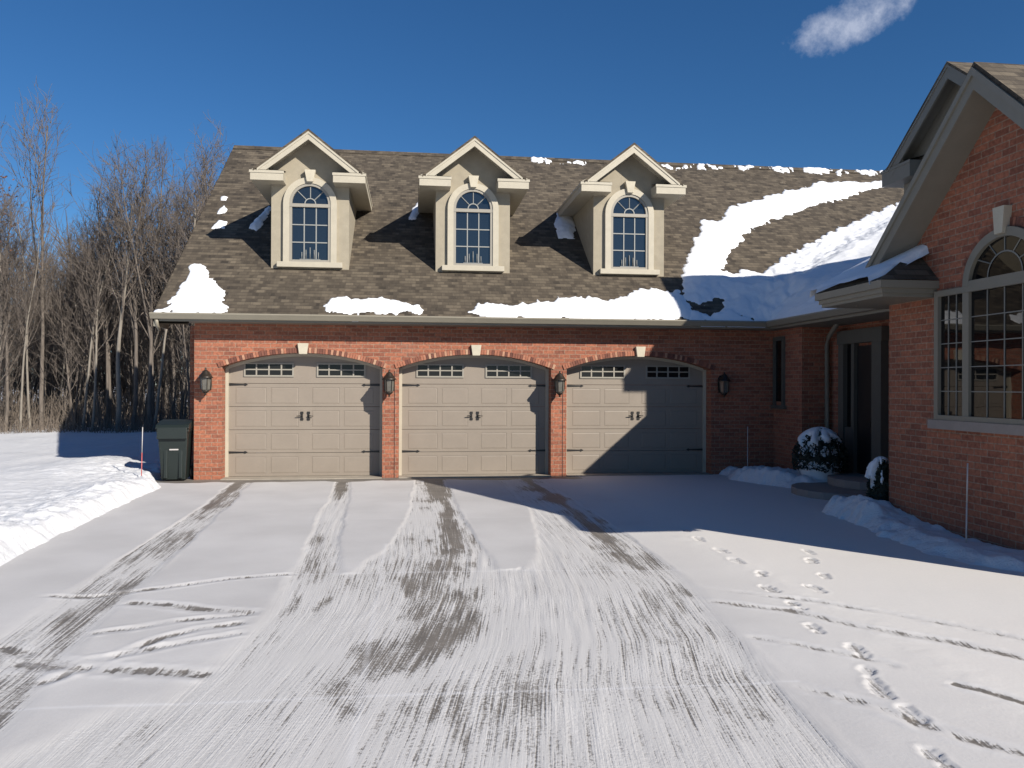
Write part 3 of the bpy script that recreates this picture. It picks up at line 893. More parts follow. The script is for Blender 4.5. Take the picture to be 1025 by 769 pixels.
# the swept area widens to the left near the viewer
wl = curve([(2.5,0),(2.5,-11.3),(2.2,-11.9),(1.7,-12.6),(1.2,-13.4)])
worn = np.maximum(worn, sm((Xn-wl(Y))/.25)*sm((-11.2-Y)/.5)*sm((T4r(Y)-Xn)/.05+.5))
lane = np.zeros_like(X)
base = np.array([1.3, 3.1, 4.6, 6.55])
for j, y in enumerate(ys):
    cs = np.array([float(c(y)) for c in (T1c, T2c, T3c, T4c)])
    row = np.interp(xs, cs, base)
    row = np.where(xs < cs[0], base[0]+(xs-cs[0]), row); row = np.where(xs > cs[-1], base[-1]+(xs-cs[-1]), row)
    lane[j] = row
def strip(c, w, off=0): return np.exp(-((Xn-c(Y)-off)/w)**2)
blot = fbm(X*1.6, Y*.8, 21, 4); blot2 = fbm(X*3, Y*1.5, 33, 4)
bare = np.zeros_like(X)
near = sm((Y+6)/4)
bare = np.maximum(bare, strip(T1c, .15, -.03)*(.62*near+.42*sm((Y+12)/4)*(.8+blot)))
bare = np.maximum(bare, strip(T2c, .14)*(.85*sm((Y+3.5)/2.4)+.52*(.7+blot)))
bare = np.maximum(bare, strip(T3c, .10, .12)*sm((Y+8.2)/1.5)*(1.0+.3*blot))
bare = np.maximum(bare, strip(T4c, .09, .02)*sm((Y+9.4)/1.2)*(.95+.4*blot))
bare = np.maximum(bare, strip(T3c, .19, .06)*(.95*sm((Y+3)/2)+.70*sm((Y+9.0)/1.5)*(.8+blot)+.40*(.55+1.2*blot2)))
bare = np.maximum(bare, strip(T3c, .55)*(.52+1.2*blot2))
bare = np.maximum(bare, strip(T4c, .15)*(.85*sm((Y+9.2)/1.2)*(.85+blot)+.45*(.5+1.2*blot2)))
bare = np.maximum(bare, strip(T4c, .50)*(.40+1.2*blot2))
bare = np.maximum(bare, .58*band(T1l, T1r)*(.9+.7*blot2))
bare = np.maximum(bare, (.26+.60*fbm(X*1.1, Y*.5, 43))*sm((X-2.4)/.5))
bare *= np.clip(worn, 0, 1)
def blob(x, y, rx, ry, a): return a*np.exp(-((X-x)/rx)**2-((Y-y)/ry)**2)*np.clip(.75+1.6*fbm(X*5, Y*3, 41), 0, 1.5)
for q in ((6.02,-11.15,.16,.42,.9),(5.86,-11.35,.10,.22,.6),(4.0,-11.1,.20,.30,.85),(4.25,-10.7,.30,.35,.7),(4.45,-10.3,.25,.5,.6),(3.45,-9.3,.12,.6,.6),(6.5,-9.2,.1,.2,.8),(3.2,-10.4,.2,.4,.45),(4.6,-12.3,.1,.2,.6),(2.75,-11.9,.15,.5,.55),(6.6,-12.4,.12,.25,.5),(5.7,-12.2,.08,.2,.4)):
    bare = np.maximum(bare, blob(*q)*worn)
bare = np.minimum(bare, .58+.42*sm((Y+9.0)/4)+.30*blot2)*(1-.25*sm((-11.6-Y)/.5))
# dry apron along the doors
ap = sm((Y+.55+.25*fbm(X*2, Y*2, 55))/.12)*sm((8.2-X)/1.5)
bare = np.maximum(bare, ap*1.6); worn = np.maximum(worn, ap)
line = np.zeros_like(X)
H = .007*(1-worn)*(1+.4*fbm(X*1.5, Y*1.5, 61)) + .006*fbm(X*.7, Y*.7, 62)
H += worn*(.0045*vn(lane*24, Y*.9, 71)+.003*vn(lane*50, Y*2, 72))*np.clip(.4+2.2*fbm(X*.9, Y*.5, 74), 0, 1.6)
# pushed-up rims beside the untouched snow
g = np.abs(np.gradient(worn, axis=1)); H += .0045*np.clip(g*6, 0, 1)*np.clip(.1+1.9*fbm(X*1.5, Y*.8, 73), 0, 1.2)
# joints of the slabs
def joint(d, w, a):
    global line
    line = np.maximum(line, a*np.exp(-(d/w)**2))
d, u = line_dist(X, Y, [(1.9,-11.44),(3.5,-11.45),(6.6,-11.53)]); joint(d+.01*vn(X*9, Y*9, 81), .016, .75)
d, u = line_dist(X, Y, [(3.1,-8.24),(5.47,-8.33),(6.87,-8.5)]); joint(d, .022, .5)
d, u = line_dist(X, Y, [(3.9,-6.82),(3.89,-8.9),(3.9,-12.9)]); joint(d+.01*vn(X*9, Y*9, 82), .017, .55)
d, u = line_dist(X, Y, [(3.0,-5.0),(6.8,-5.1)]); joint(d, .02, .3)
# tyre marks that cross the drive
marks = [([(6.83,-9.16),(7.73,-9.84),(8.27,-10.4),(8.66,-10.92),(9.3,-12)], .05, .30), ([(6.6,-9.55),(7.29,-10.01),(7.67,-10.54),(8.12,-10.96),(8.33,-11.32),(8.9,-12.4)], .055, .50),
    ([(6.61,-10.6),(6.96,-10.85),(7.19,-11.11),(7.4,-11.4)], .045, .45), ([(7.55,-11.62),(7.66,-11.82),(7.80,-12.12),(8.0,-12.5)], .045, .95), ([(6.5,-11.55),(6.83,-11.94),(7.05,-12.34),(7.25,-12.62),(7.5,-13)], .055, .45),
    ([(.94,-8.83),(1.42,-8.91),(1.94,-8.69),(2.48,-8.37),(3.16,-8.2)], .05, .48), ([(1.73,-9.14),(2.1,-9.25),(2.47,-9.44),(3.02,-9.59)], .06, .55), ([(1.78,-10.05),(2.08,-9.92),(2.4,-9.74),(3.02,-9.59)], .05, .45),
    ([(1.85,-11.13),(2.03,-10.87),(2.18,-10.6),(2.38,-10.19),(2.61,-9.97),(3.02,-9.81)], .05, .5), ([(1.54,-10.57),(1.91,-10.72),(2.32,-10.83),(3.01,-11.0)], .08, .5), ([(1.95,-10.67),(2.28,-10.51),(2.56,-10.32),(3.03,-10.07)], .05, .42), ([(1.3,-10.2),(1.7,-10.5),(2.2,-10.85)], .06, .45)]
wob = fbm(X*2.5, Y*2.5, 90)*.05
for pts, w, a in marks:
    d, u = line_dist(X+wob, Y+wob*.6, pts)
    fade = sm(u/.12)*sm((1-u)/.08)*(.75+.8*fbm(X*6, Y*6, 91))
    core = np.exp(-(d/w)**2)*fade
    bare = np.maximum(bare, np.clip(core*a*1.9, 0, .62+.5*(a > .9))*(.75+.9*np.clip(fbm(X*8, Y*8, 191)+.3, 0, .6))); worn = np.maximum(worn, np.clip(core*1.1, 0, 1))
    rim = np.exp(-((d-w*1.7)/(w*.55))**2)*fade
    H += .006*rim*(.6+vn(X*14, Y*14, 92)) - .008*core
    line = np.maximum(line, .55*rim*a*1.3)
# footprints
feet = [(7.66,-6.91),(7.66,-7.62),(7.62,-8.14),(7.63,-8.73),(7.45,-9.3),(7.42,-9.87),(7.25,-10.5),(7.3,-11.02),(7.12,-11.45),(7.03,-11.72),(7.01,-12.07),(6.79,-12.61),(8.62,-7.78),(8.42,-8.22),(8.21,-8.88),(7.87,-9.35),
        (7.72,-6.3)]
rf = random.Random(5)
for fx, fy in feet:
    an = rad(-9+rf.uniform(-13, 13)); ca, sa = math.cos(an), math.sin(an)
    k = rf.uniform(.85, 1.15)*.95
    a_ = (X-fx)*ca+(Y-fy)*sa; b_ = -(X-fx)*sa+(Y-fy)*ca
    e1 = np.sqrt((a_/(.058*k))**2+((b_-.05)/(.10*k))**2); e2 = np.sqrt((a_/(.05*k))**2+((b_+.085)/(.065*k))**2)
    e = np.minimum(e1, e2)+.5*vn(X*30, Y*30, 95)
    core = sm((1.1-e)/.22); rim = np.exp(-((e-1.25)/.25)**2)
    H += -.010*core*(1+.35*vn(X*34, Y*34, 96)) + .0025*rim
    bare = np.maximum(bare, core*.52*np.clip(.3+1.6*(.5+vn(X*26, Y*26, 97)), 0, 1)); worn = np.maximum(worn, core*.30)
# scuffed strip the walker's prints follow
d, u = line_dist(X, Y, [(7.45,-5.3),(7.55,-7.4),(7.62,-9.0),(7.75,-10.4),(7.7,-11.6),(7.5,-13)])
H += .005*np.exp(-(d/.16)**2)*(.4+fbm(X*6, Y*6, 98))
Xc = np.clip(np.abs(X-5.3)-8, 0, 9)
heightfield('driveway', xs, ys, H, M_drive, attrs={'worn': np.clip(worn, 0, 1), 'bare': np.clip(bare, 0, 1.6), 'lane': lane, 'line': line})
tag(bpy.data.objects['driveway'], kind='structure')

# left bank and the field behind it
xs = np.concatenate([np.linspace(-60, -8, 60, endpoint=False), np.linspace(-8, .4, 300)]); ys = np.concatenate([np.linspace(-14, 2, 460, endpoint=False), np.linspace(2, 60, 90)])
X, Y = np.meshgrid(xs, ys)
edge = np.interp(-Y, [-60, .5, 1.13, 4.65, 7.65, 14], [-.9, -.55, -.21, -.04, .12, .4]) + .10*fbm(X*.2, Y*1.3, 4) + .03*fbm(X*3, Y*4, 6)
t = edge-X
rid = np.exp(-((t-.55)/.36)**2)*.85*(.10+.13*fbm(Y*.9, Y*0+3, 11)+.09*np.exp(-((Y+3.6)/1.5)**2))*sm((-.9-Y)/2.0+.15) * sm((-.2-Y)/.6)
Z = -.05+.19*sm(t/.28)*sm((Y+40)/30) + rid + sm(t/.5)*.06*fbm(X*1.1, Y*1.1, 12) + sm(t/.3)*(.045*fbm(X*3.3, Y*3.3, 13, 2)+.045*fbm(X*9, Y*9, 113, 3))*np.exp(-(t/1.6)**2)
Z += .16*np.exp(-((X+2.5)/.8)**2-((Y-1.6)/1.6)**2) + .10*np.exp(-((X+3.8)/1.1)**2-((Y+1)/1.0)**2)
Z = np.where(t < 0, -.06, Z)
Z -= .22*sm((Y-.6)/.5)*sm((1.0+X)/.6)     # cleared pad round the bin
Z -= .14*np.exp(-((X+.35)/.42)**2-((Y-.1)/.55)**2)*1.2
tag(heightfield('snow_bank', xs, ys, Z, M_bank), kind='structure')

# right-hand banks along the wing and in the entry corner
xs = np.linspace(8.6, 12.2, 180); ys = np.linspace(-11.5, .0, 420)
X, Y = np.meshgrid(xs, ys)
edge = np.interp(Y, [-11.5,-9.6,-9.0,-8.57,-7.46,-5.7,-5.0,-4.6,-4.4,-2.75,-2.54,-2.0,-.84,-.3,0], [10.5,10.3,10.2,9.80,9.86,10.12,10.15,10.75,11.7,11.5,11.1,10.75,10.45,10.55,10.6])
t = X-edge+.12*fbm(X*3, Y*3, 14)+.04*fbm(X*9, Y*9, 15)
hh = np.interp(Y, [-11.5,-9,-8,-6.6,-5.9,-5.2,-4.6,-4.4,-2.7,-2.4,-1.2,0], [.08,.10,.10,.13,.24,.26,.05,.0,.0,.24,.26,.14])
Z = -.03+hh*sm(t/.42)*(1+.5*fbm(X*2.5, Y*2.5, 16)) + .05*fbm(X*5, Y*5, 18)*sm(t/.2)*np.clip(hh*6, 0, 1)
Z += sm(t/.15)*sm((hh-.05)/.1)*.10*np.exp(-((t-.28)/.22)**2)*(.8+fbm(X*3, Y*3, 19))
Z = np.where(t < 0, -.05, Z)
tag(heightfield('snow_bank', xs, ys, Z, M_bank), kind='structure')

# ------------------------------------------------------------------ snow lying on the roof
def rz(x, y, soft=.0):
    a, b = zg(y), zm(x)
    b = np.where(y > -5, b, -9) if hasattr(y, 'shape') else b
    if soft:
        h = np.clip(.5+.5*(a-b)/soft, 0, 1)
        return b*(1-h)+a*h+soft*h*(1-h)*1.0
    return np.maximum(a, b)
def roof_snow(name, polys, lab, thick=.07, step=.04, soft=0, edge=.22, jag=.10, holes=()):
    ax = [p[0] for q in polys for p in q]; ay = [p[1] for q in polys for p in q]
    xs = np.arange(min(ax)-.2, max(ax)+.2, step); ys = np.arange(min(ay)-.2, max(ay)+.2, step)
    X, Y = np.meshgrid(xs, ys)
    sd = None
    for q in polys:
        s_ = poly_sd(X, Y, q); sd = s_ if sd is None else np.maximum(sd, s_)
    for q in holes: sd = np.minimum(sd, -poly_sd(X, Y, q)+.0)
    sd = sd+jag*(fbm(X*3.2, Y*3.2, 23, 3)*.9+.9*fbm(X*9, Y*8, 24, 3))
    if soft: sd = np.where(sd > .3, np.maximum(sd, .35), sd)
    sd = np.minimum(sd, np.where(X > XM-.06, np.where(Y < -.5, X-(XM-.03), 9.), Y+.485))
    h = thick*np.clip(sd/edge, 0, 1)**.7*(1+.5*fbm(X*2, Y*2, 25)+(.06 if soft else .25)*fbm(X*11, Y*11, 26, 2))
    r0 = rz(X, Y)
    if soft: r0 = r0+(rz(X, Y, soft)-r0)*sm(sd/1.3)
    Z = r0+np.where(sd > 0, h, -.07)+.002
    o = heightfield(name, xs, ys, Z, M_snow, keep=sd > -.03)
    return tag(o, lab, 'snow', 'snow patches left on the roof')
roof_snow('roof_snow', [[(-.60,-.46),(-.48,-.36),(-.40,-.1),(-.34,.24),(-.35,.69),(-.36,1.02),(-.23,1.13),(-.01,.97),(.07,.74),(.29,.45),(.5,.11),(.63,-.28),(.66,-.42),(.2,-.47)]], 'mound of white snow at the left corner of the garage roof', .06, .025, jag=.11)
roof_snow('roof_snow', [[(2.5,-.2),(2.6,.01),(2.87,.05),(3.16,.12),(3.52,.04),(4.05,.0),(4.35,-.13),(4.39,-.34),(3.96,-.43),(2.81,-.40),(2.6,-.3)]], 'short white snow strip above the gutter below the left and middle dormers', .05, .025, jag=.12)
roof_snow('roof_snow', [[(5.33,-.3),(5.52,-.07),(6.06,-.08),(6.69,-.01),(7.24,.14),(7.68,.25),(8.3,.13),(9.06,.55),(9.41,.6),(9.7,.5),(9.95,.62),(10.05,-.2),(9.95,-.44),(8.78,-.47),(7.13,-.47),(5.53,-.45)]], 'long white snow drift along the gutter below the right dormer', .06, .025, jag=.12)
arm = [(9.80,-.47),(9.98,.55),(10.12,1.05),(10.47,1.58),(11.05,2.58),(11.5,3.35),(12.05,3.45),(12.45,4.04),(13.04,4.33),(13.55,4.52),(14.11,4.82),(15.07,5.26),(15.88,5.66),(17.16,5.75),(18.3,5.96),(18.3,5.62),(17.2,5.3),(16.15,4.79),(15.01,4.3),(14.05,3.79),(13.14,3.31),(12.34,2.69),(11.97,2.25),(11.58,1.9),(11.29,1.3),(11.42,1.1),
       (11.68,1.30),(12.07,1.22),(12.51,1.51),(12.97,1.84),(13.72,2.32),(14.72,2.98),(15.53,3.44),(16.37,3.92),(17.23,4.38),(18.2,4.9),(18.6,3.5),(17.5,-.5),(16,-3.2),(14.4,-4.4),(12.6,-4.8),(11.5,-4.9),(11.47,-2.5),(11.47,-.55)]
roof_snow('roof_snow', [arm], 'wide curling snowdrift filling the roof valley above the entry', .08, .04, soft=2.2, jag=.13, edge=.3,
          holes=[[(9.98,.16),(10.2,.10),(10.45,.16),(10.85,.22),(10.75,.0),(10.55,-.22),(10.2,-.26),(10.02,-.1)],[(11.0,-.30),(11.3,-.25),(11.2,-.42)]])
roof_snow('roof_snow', [[(-.36,3.58),(-.22,3.62),(-.2,3.76),(-.34,3.76)],[(-.3,3.0),(-.1,3.05),(-.08,3.2),(-.2,3.4),(-.27,3.25)],[(-.26,2.4),(.02,2.42),(.04,2.7),(-.2,2.75)]], 'three little snow clumps by the left rake of the garage roof', .06, .02, jag=.04, edge=.1)
roof_snow('roof_snow', [[(.52,2.45),(.72,2.35),(.82,2.6),(.92,3.3),(.80,3.5),(.62,2.95)]], 'small snow clump left of the left dormer', .07, .025, jag=.06, edge=.12)
roof_snow('roof_snow', [[(4.12,3.0),(4.28,3.0),(4.45,3.6),(4.40,3.95),(4.2,3.5)]], 'small snow clump left of the middle dormer', .06, .025, jag=.05, edge=.12)
roof_snow('roof_snow', [[(7.62,2.38),(8.02,2.38),(8.1,2.9),(8.2,3.6),(8.72,4.75),(8.45,4.65),(7.85,3.6),(7.66,3.1)]], 'narrow snow tongue left of the right dormer', .08, .03, jag=.06, edge=.14)
# thin broken line of snow along the ridge
xs = np.arange(6.4, XR, .04); ys = np.arange(YR-.55, YR+.35, .03)
X, Y = np.meshgrid(xs, ys)
amt = np.interp(X, [6.4,7.2,9,11,13.5,16,XR], [-.25,-.02,.0,.06,.16,.22,.25])
c0 = np.interp(X, [6.4,12.5,14,XR], [-.18,-.18,-.10,-.10])
sd = amt*.75+.42*fbm(X*1.8, Y*2.2, 28)+.34*fbm(X*11, Y*8, 29)-np.abs((Y-YR)-c0)*1.3-.05
base_z = np.where(Y < YR, zg(Y), 2*ZR-zg(Y)) + .03*np.exp(-((Y-YR)/.2)**2)
Z = base_z+np.where(sd > 0, .035*np.sqrt(np.clip(sd/.2, 0, 1)), -.06)+.005
tag(heightfield('roof_snow', xs, ys, Z, M_snow, keep=sd > -.03), 'thin broken line of snow along the right part of the garage ridge', 'snow', 'snow patches left on the roof')
# snow on the boxed cornice return of the wing
xs = np.arange(WX-.80, WX+.1, .03); ys = np.arange(-7.0, -5.1, .03)
X, Y = np.meshgrid(xs, ys)
sd = np.minimum(np.minimum(X-(WX-.80), -5.16-Y), Y+6.62)*1.0+.055+.05*fbm(X*4, Y*4, 31)
Z = 3.21+.45*np.clip((X-(WX-.79))/.85, 0, 1)+.02+np.where(sd > 0, .07*np.sqrt(np.clip(sd/.12, 0, 1)), -.06)
tag(heightfield('roof_snow', xs, ys, Z, M_snow, keep=sd > -.03), 'slim shaded snow layer on the cornice return of the right gable', 'snow', 'snow patches left on the roof')

# ------------------------------------------------------------------ shrubs with snow caps
def shrub(loc, r, h, n, lab, seed, caps):
    R = random.Random(seed); root = empty('clipped_shrub', loc); tag(root, lab, 'shrub')
    m = MB()
    for k in range(n):
        th, z = R.uniform(0, 2*math.pi), R.uniform(-.35, 1)
        rr = math.sqrt(max(0, 1-z*z))*R.uniform(.75, 1.06)
        p = Vector((r*rr*math.cos(th), r*rr*math.sin(th), h*.42+h*.55*z*R.uniform(.85, 1.05)))
        a = Vector((R.gauss(0,1), R.gauss(0,1), R.gauss(0,1))).normalized()*.045
        b = a.cross(Vector((R.gauss(0,1), R.gauss(0,1), R.gauss(0,1)))).normalized()*.018
        m.face([p-a, p+b, p+a, p-b])
    m.lathe((0,0,0), [(r*.3,0),(r*.75,h*.2),(r*.88,h*.45),(r*.7,h*.75),(r*.3,h*.92),(.02,h*.95)], 12)
    m.build('foliage', M_ever, root, fix=False)
    m = MB(); NU, NV = 56, 26; rows = []
    for a in range(NV+1):
        ph = math.pi*.5-(math.pi*.78)*a/NV; row = []
        for b in range(NU):
            th = 2*math.pi*b/NU
            q = Vector((math.cos(ph)*math.cos(th), math.cos(ph)*math.sin(th), math.sin(ph)))
            n_ = float(fbm(np.array(th*2.6+seed*5.), np.array(ph*3.4+seed), 51, 4))
            cov = n_*1.0 + 1.25*q.z - 1.02 - .32*q.x
            t_ = .05+.035*min(max(cov, 0)/.3, 1) if cov > 0 else -.07
            row.append(m.P((r*.98*q.x*(1+t_/r), r*.98*q.y*(1+t_/r), h*.42+h*.55*q.z*(1+t_/h))))
        rows.append(row)
    for a in range(NV):
        for b in range(NU): m.idx([rows[a][b], rows[a][(b+1)%NU], rows[a+1][(b+1)%NU], rows[a+1][b]], True)
    m.build('snow_cap', M_snow, root)
cp = [(-.05,-.12,.93,.20,.45),(.12,-.05,.90,.16,.4),(-.2,-.15,.80,.13,.5),(-.28,-.2,.66,.08,.5),(-.12,-.34,.72,.09,.5),(.02,-.38,.62,.06,.5),(.2,-.3,.70,.07,.5),(-.3,-.28,.45,.05,.5),(.05,-.44,.42,.04,.5),(.3,-.2,.74,.06,.4),(-.42,-.1,.36,.05,.5)]
shrub((11.75,-2.15,.08), .47, 1.02, 2600, 'round dark evergreen shrub capped with snow beside the entry steps', 3, cp)
shrub((10.84,-5.58,.0), .17, .85, 1100, 'narrow dark evergreen shrub at the brick wing corner', 4, [(-.15,-.1,.55,.10,.4),(-.26,.0,.40,.09,.5),(-.1,-.25,.36,.09,.5),(-.28,.16,.30,.07,.5),(0,0,.9,.1,.4)])

# ------------------------------------------------------------------ the wood behind
def limb(m, R, p, d, L, r, seg, sides, wob, up):
    pts = [p.copy()]; rs = [r]; q = p.copy(); d = d.normalized()
    for k in range(seg):
        d = (d+Vector((R.gauss(0,wob), R.gauss(0,wob), R.gauss(0,wob)+up))).normalized()
        q = q+d*(L/seg); pts.append(q.copy()); rs.append(max(r*(1-(k+1)/seg*.82), .0045))
    m.tube(pts, rs, sides, True, False)
    return pts, rs
def make_tree(seed, H, r0, n1, lo, spread, fork=False, mb=None, leaves=0, twig=1.0):
    R = random.Random(seed)
    tr = MB(); cr = MB(); lf = MB()
    trunks = []
    pts, rs = limb(tr, R, Vector((0,0,-.3)), Vector((R.gauss(0,.03),R.gauss(0,.03),1)), H, r0, 14, 7, .034, .02)
    trunks.append((pts, rs))
    if fork:
        k = 5
        a = R.uniform(0, 6.28)
        p2, r2 = limb(tr, R, pts[k], Vector((.22*math.cos(a),.22*math.sin(a),1)), H*.62, rs[k]*.75, 10, 6, .04, .06)
        trunks.append((p2, r2))
    for pts, rs in trunks:
        n = n1 if pts is trunks[0][0] else int(n1*.6)
        for b in range(n):
            t = lo+(1-lo)*((b+R.random())/n)**.85; t = min(t, .985)
            f = t*(len(pts)-1); i = int(f); p = pts[i].lerp(pts[i+1], f-i); rr = rs[i]*(1-(f-i))+rs[i+1]*(f-i)
            az = b*2.4+R.uniform(-.5,.5); inc = R.uniform(.45,.95)*spread
            d = Vector((math.cos(az)*inc, math.sin(az)*inc, 1)).normalized()
            L = H*(.10+.24*(1-t)**.7)*R.uniform(.65,1.25)
            bp, br = limb(cr, R, p, d, L, min(rr*.55, .035)*R.uniform(.7,1), 6, 4, .10, .06)
            for s_ in range(R.randint(5, 8)):
                j = R.randint(1, 5); d2 = (bp[min(j+1,6)]-bp[j-1]).normalized()+Vector((R.gauss(0,.45),R.gauss(0,.45),R.gauss(.1,.35)))
                sp, sr = limb(cr, R, bp[j], d2, L*R.uniform(.28,.55), .011*twig, 3, 3, .14, .05)
                for w in range(R.randint(2, 4)):
                    jj = R.randint(1, 3); d3 = d2.normalized()+Vector((R.gauss(0,.6),R.gauss(0,.6),R.gauss(.15,.45)))
                    tp, _ = limb(cr, R, sp[jj], d3, L*R.uniform(.12,.28), .0075*twig, 2, 3, .15, .03)
                    if leaves and R.random() < leaves:
                        for q in range(2):
                            c = tp[-1]+Vector((R.gauss(0,.06),R.gauss(0,.06),R.gauss(0,.06)))
                            a = Vector((R.gauss(0,1),R.gauss(0,1),R.gauss(0,1))).normalized()*.05
                            b2 = a.cross(Vector((R.gauss(0,1),R.gauss(0,1),R.gauss(0,1)))).normalized()*.032
                            lf.face([c-a,c+b2,c+a,c-b2])
    return tr, cr, lf
def tree_proto(name, seed, H, r0, n1, lo, spread, bark, fork=False, leaves=0, twig=1.0):
    tr, cr, lf = make_tree(seed, H, r0, n1, lo, spread, fork, leaves=leaves, twig=twig)
    root = empty(name)
    tr.build('trunk', bark, root, fix=False); cr.build('crown', M_twig, root, fix=False)
    if leaves: lf.build('dead_leaves', M_leaf, root, fix=False)
    return root
R = random.Random(11)
protos = [tree_proto('bare_tree', 100+k, H, r, n, lo, sp, bk, fk) for k, (H, r, n, lo, sp, bk, fk) in enumerate((
    (10.0,.085,24,.30,.75,M_bark,False),(9.2,.07,22,.25,.8,M_bark,True),(8.4,.06,22,.22,.7,M_bark,False),(10.5,.095,26,.35,.85,M_bark,True),
    (7.4,.05,20,.18,.7,M_bark,False),(9.6,.065,22,.40,.6,M_pale,False),(6.4,.05,16,.12,.8,M_bark,False),(8.8,.07,24,.28,.9,M_bark,True)))]
spots = []
tries = 0
while len(spots) < 170 and tries < 9000:
    tries += 1
    y = 14.2+18*R.random()**1.25
    xl, xr_ = -10.2-.62*(y-14), -2.6-.20*(y-14)
    x = R.uniform(xl-2.5, xr_+2.0)
    if all((x-a)**2+(y-b)**2 > .28 for a, b in spots): spots.append((x, y))
used = set()
for k, (x, y) in enumerate(spots):
    i = k % 8; pr = protos[i]
    if i in used: o = dup(pr, (x, y, -.05), R.uniform(0, 6.28))
    else: o = pr; o.location = (x, y, -.05); o.rotation_euler = (0, 0, R.uniform(0, 6.28)); used.add(i)
    s = R.uniform(.74, 1.0)*(1.10 if x > -6.5 else .93); s2 = s*R.uniform(.9, 1.1); o.scale = (s2, s2, s)
    tag(o, 'bare slender brown tree standing in the dense wood behind the snowy field', 'tree', 'bare trees of the wood behind the field')
# a few that stand out
def special(seed, x, y, H, r, n, lo, sp, bk, fk, lab, leaves=0, twig=1.0):
    o = tree_proto('bare_tree', seed, H, r, n, lo, sp, bk, fk, leaves, twig); o.location = (x, y, -.05)
    tag(o, lab, 'tree')
special(301, -9.4, 15.6, 11.8, .09, 15, .45, .42, M_bark, True, 'tallest bare tree of the wood, its thin top above all the others')
special(302, -3.6, 14.6, 8.6, .12, 18, .35, .8, M_pale, True, 'pale grey forked tree near the garage with a leaning trunk')
special(303, -10.7, 14.4, 9.2, .11, 20, .38, .7, M_pale, False, 'bare tree at the far left edge with rusty leaves left on its twigs', .5)
special(304, -4.75, 16.5, 11.2, .07, 26, .30, .36, M_bark, True, 'upright feathery tree rising just left of the garage roof')
special(305, -6.3, 14.3, 9.0, .10, 18, .45, .6, M_pale, False, 'slim pale trunked tree standing in front of the middle of the wood')
# far wood that reads as one mass
m = MB(); RR = random.Random(77)
for k in range(760):
    y = RR.uniform(24, 62); x = RR.uniform(-16-.75*(y-14), 6-.05*(y-14)); h = RR.uniform(5.5, 10.5); r = RR.uniform(.03, .075)
    pts, rs = limb(m, RR, Vector((x,y,-.2)), Vector((RR.gauss(0,.07),RR.gauss(0,.07),1)), h, r, 6, 4, .06, .02)
    for b in range(13):
        j = RR.randint(1, 5); az = RR.uniform(0, 6.28)
        limb(m, RR, pts[j], Vector((math.cos(az)*.7,math.sin(az)*.7,1)), RR.uniform(1., 2.6), .022, 3, 3, .14, .03)
        for q in range(3):
            az2 = az+RR.gauss(0,.8); p0 = pts[j]+Vector((math.cos(az)*.4,math.sin(az)*.4,.6))
            limb(m, RR, p0, Vector((math.cos(az2)*.8,math.sin(az2)*.8,1)), RR.uniform(.8,1.9), .014, 2, 3, .15, .02)
tag(m.build('far_wood', M_twig, None, fix=False), 'dense brown far wood of bare stems behind the front trees', 'wood', kind='stuff')
# tangled brush at the foot of the wood
m = MB()
for k in range(7000):
    y = 13.6+RR.random()**1.5*20; x = RR.uniform(-13-.6*(y-14), -1.5-.15*(y-14)); h = RR.uniform(.2, .9)*(1 if y < 15 else 2.0)
    p = Vector((x,y,-.1)); a = RR.uniform(0, 6.28); l = RR.uniform(0,.7)
    m.tube([p, p+Vector((math.cos(a)*l*h*.4, math.sin(a)*l*h*.4, h*.6)), p+Vector((math.cos(a)*l*h, math.sin(a)*l*h, h))], [.011,.008,.005], 3, False, False)
tag(m.build('undergrowth', M_brush, None, fix=False), 'tangled brown brush along the foot of the wood', 'brush', kind='stuff')

# ------------------------------------------------------------------ sky, sun, camera
w = bpy.data.worlds.new('World'); S.world = w; w.use_nodes = True
nt = w.node_tree; nt.nodes.clear()
out = nt.nodes.new('ShaderNodeOutputWorld'); bg = nt.nodes.new('ShaderNodeBackground')
sky = nt.nodes.new('ShaderNodeTexSky'); sky.sky_type = 'NISHITA'; sky.sun_disc = False
sky.sun_elevation = math.asin(SUN.z); sky.sun_rotation = math.atan2(SUN.x, SUN.y)
sky.altitude = 200; sky.air_density = 1.0; sky.dust_density = 0.; sky.ozone_density = 8
def wn(t, **k):
    n = nt.nodes.new(t)
    for a, b in k.items(): setattr(n, a, b)
    return n
# one small wispy cloud, placed by direction in the sky
tc = wn('ShaderNodeTexCoord'); cd = Vector((.4585, .8002, .3867)).normalized()
ua = Vector((cd.y, -cd.x, 0)).normalized(); va = ua.cross(cd).normalized()
def dot(v):
    n = wn('ShaderNodeVectorMath', operation='DOT_PRODUCT'); nt.links.new(tc.outputs['Generated'], n.inputs[0]); n.inputs[1].default_value = v; return n.outputs['Value']
def mt(op, a, b=0., c=False):
    n = wn('ShaderNodeMath', operation=op, use_clamp=c)
    for i, q in enumerate((a, b)):
        if isinstance(q, (int, float)): n.inputs[i].default_value = q
        else: nt.links.new(q, n.inputs[i])
    return n.outputs[0]
U_, V_ = dot(ua), dot(va)
rot = rad(20)
u2 = mt('ADD', mt('MULTIPLY', U_, math.cos(rot)), mt('MULTIPLY', V_, math.sin(rot))); v2 = mt('SUBTRACT', mt('MULTIPLY', V_, math.cos(rot)), mt('MULTIPLY', U_, math.sin(rot)))
cb = wn('ShaderNodeCombineXYZ'); nt.links.new(u2, cb.inputs[0]); nt.links.new(v2, cb.inputs[1])
nz = wn('ShaderNodeTexNoise'); nt.links.new(cb.outputs[0], nz.inputs['Vector']); nz.inputs['Scale'].default_value = 26; nz.inputs['Detail'].default_value = 7; nz.inputs['Roughness'].default_value = .66
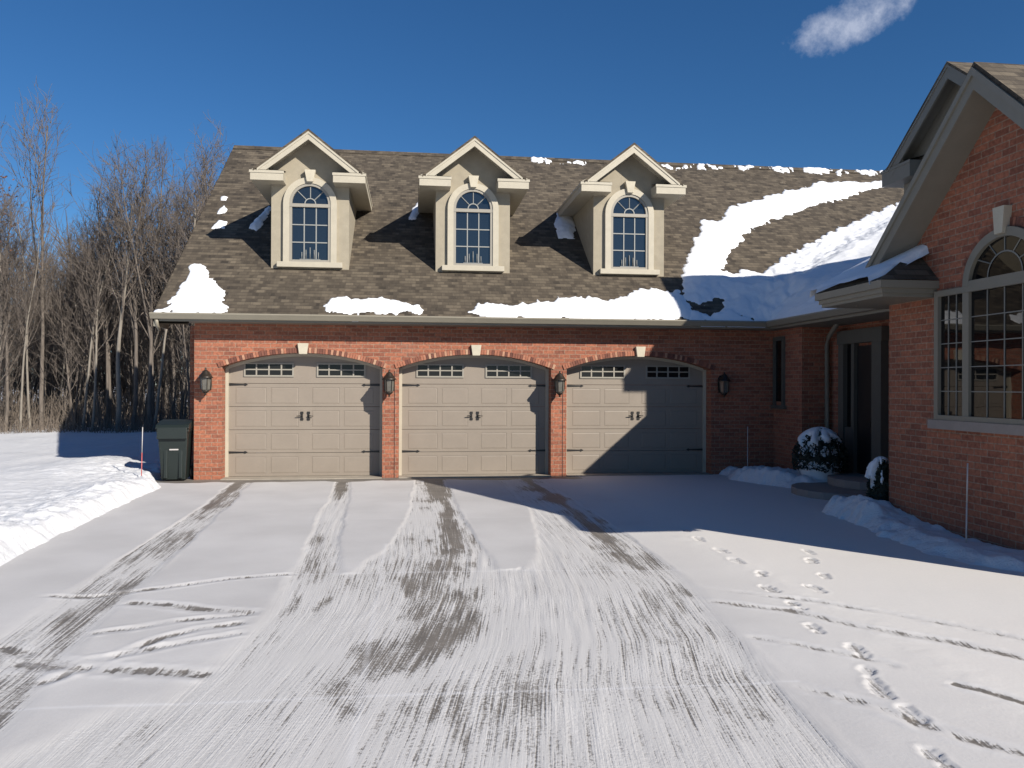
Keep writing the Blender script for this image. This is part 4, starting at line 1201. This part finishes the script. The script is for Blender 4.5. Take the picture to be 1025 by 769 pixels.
e2 = mt('ADD', mt('POWER', mt('ABSOLUTE', mt('DIVIDE', u2, .060)), 2.), mt('POWER', mt('ABSOLUTE', mt('DIVIDE', v2, .023)), 2.))
fac = mt('MULTIPLY', mt('SUBTRACT', mt('ADD', mt('MULTIPLY', mt('SUBTRACT', nz.outputs['Fac'], .5), 2.2), .72), mt('MULTIPLY', e2, .55)), 1.15, True)
fac = mt('MULTIPLY', mt('MULTIPLY', mt('POWER', fac, 1.3), .72), mt('GREATER_THAN', dot(cd), .9))
mx = wn('ShaderNodeMix', data_type='RGBA'); nt.links.new(fac, mx.inputs[0]); hs = wn('ShaderNodeHueSaturation'); hs.inputs['Saturation'].default_value = 1.10; nt.links.new(sky.outputs[0], hs.inputs['Color']); nt.links.new(hs.outputs[0], mx.inputs[6]); mx.inputs[7].default_value = (6.6, 7.2, 8.8, 1)
nt.links.new(mx.outputs[2], bg.inputs['Color']); bg.inputs['Strength'].default_value = .062
nt.links.new(bg.outputs[0], out.inputs['Surface'])

sd_ = bpy.data.lights.new('sun', 'SUN'); sd_.energy = 5.0; sd_.angle = rad(.55); sd_.color = (1, .93, .83)
so = bpy.data.objects.new('sun', sd_); COL.objects.link(so)
so.rotation_euler = (-SUN).to_track_quat('-Z', 'Y').to_euler(); so.location = (30, -40, 30)

cam = bpy.data.cameras.new('camera'); co = bpy.data.objects.new('camera', cam); COL.objects.link(co)
yaw, pit, rol = rad(7.16), rad(.147), rad(-.222)
F = Vector((math.sin(yaw), math.cos(yaw), 0)); Rr = Vector((math.cos(yaw), -math.sin(yaw), 0)); Uu = Vector((0, 0, 1))
F2 = F*math.cos(pit)+Uu*math.sin(pit); U2 = Uu*math.cos(pit)-F*math.sin(pit)
R3 = Rr*math.cos(rol)-U2*math.sin(rol); U3 = U2*math.cos(rol)+Rr*math.sin(rol)
mw = Matrix((R3, U3, -F2)).transposed().to_4x4(); mw.translation = Vector((4.184, -16.325, 1.851))
co.matrix_world = mw
cam.sensor_width = 36; cam.lens = 806.2/1025*36; cam.clip_start = .05; cam.clip_end = 3000
S.camera = co
S.view_settings.view_transform = 'Standard'; S.view_settings.look = 'None'; S.view_settings.gamma = 1; S.view_settings.exposure = .5
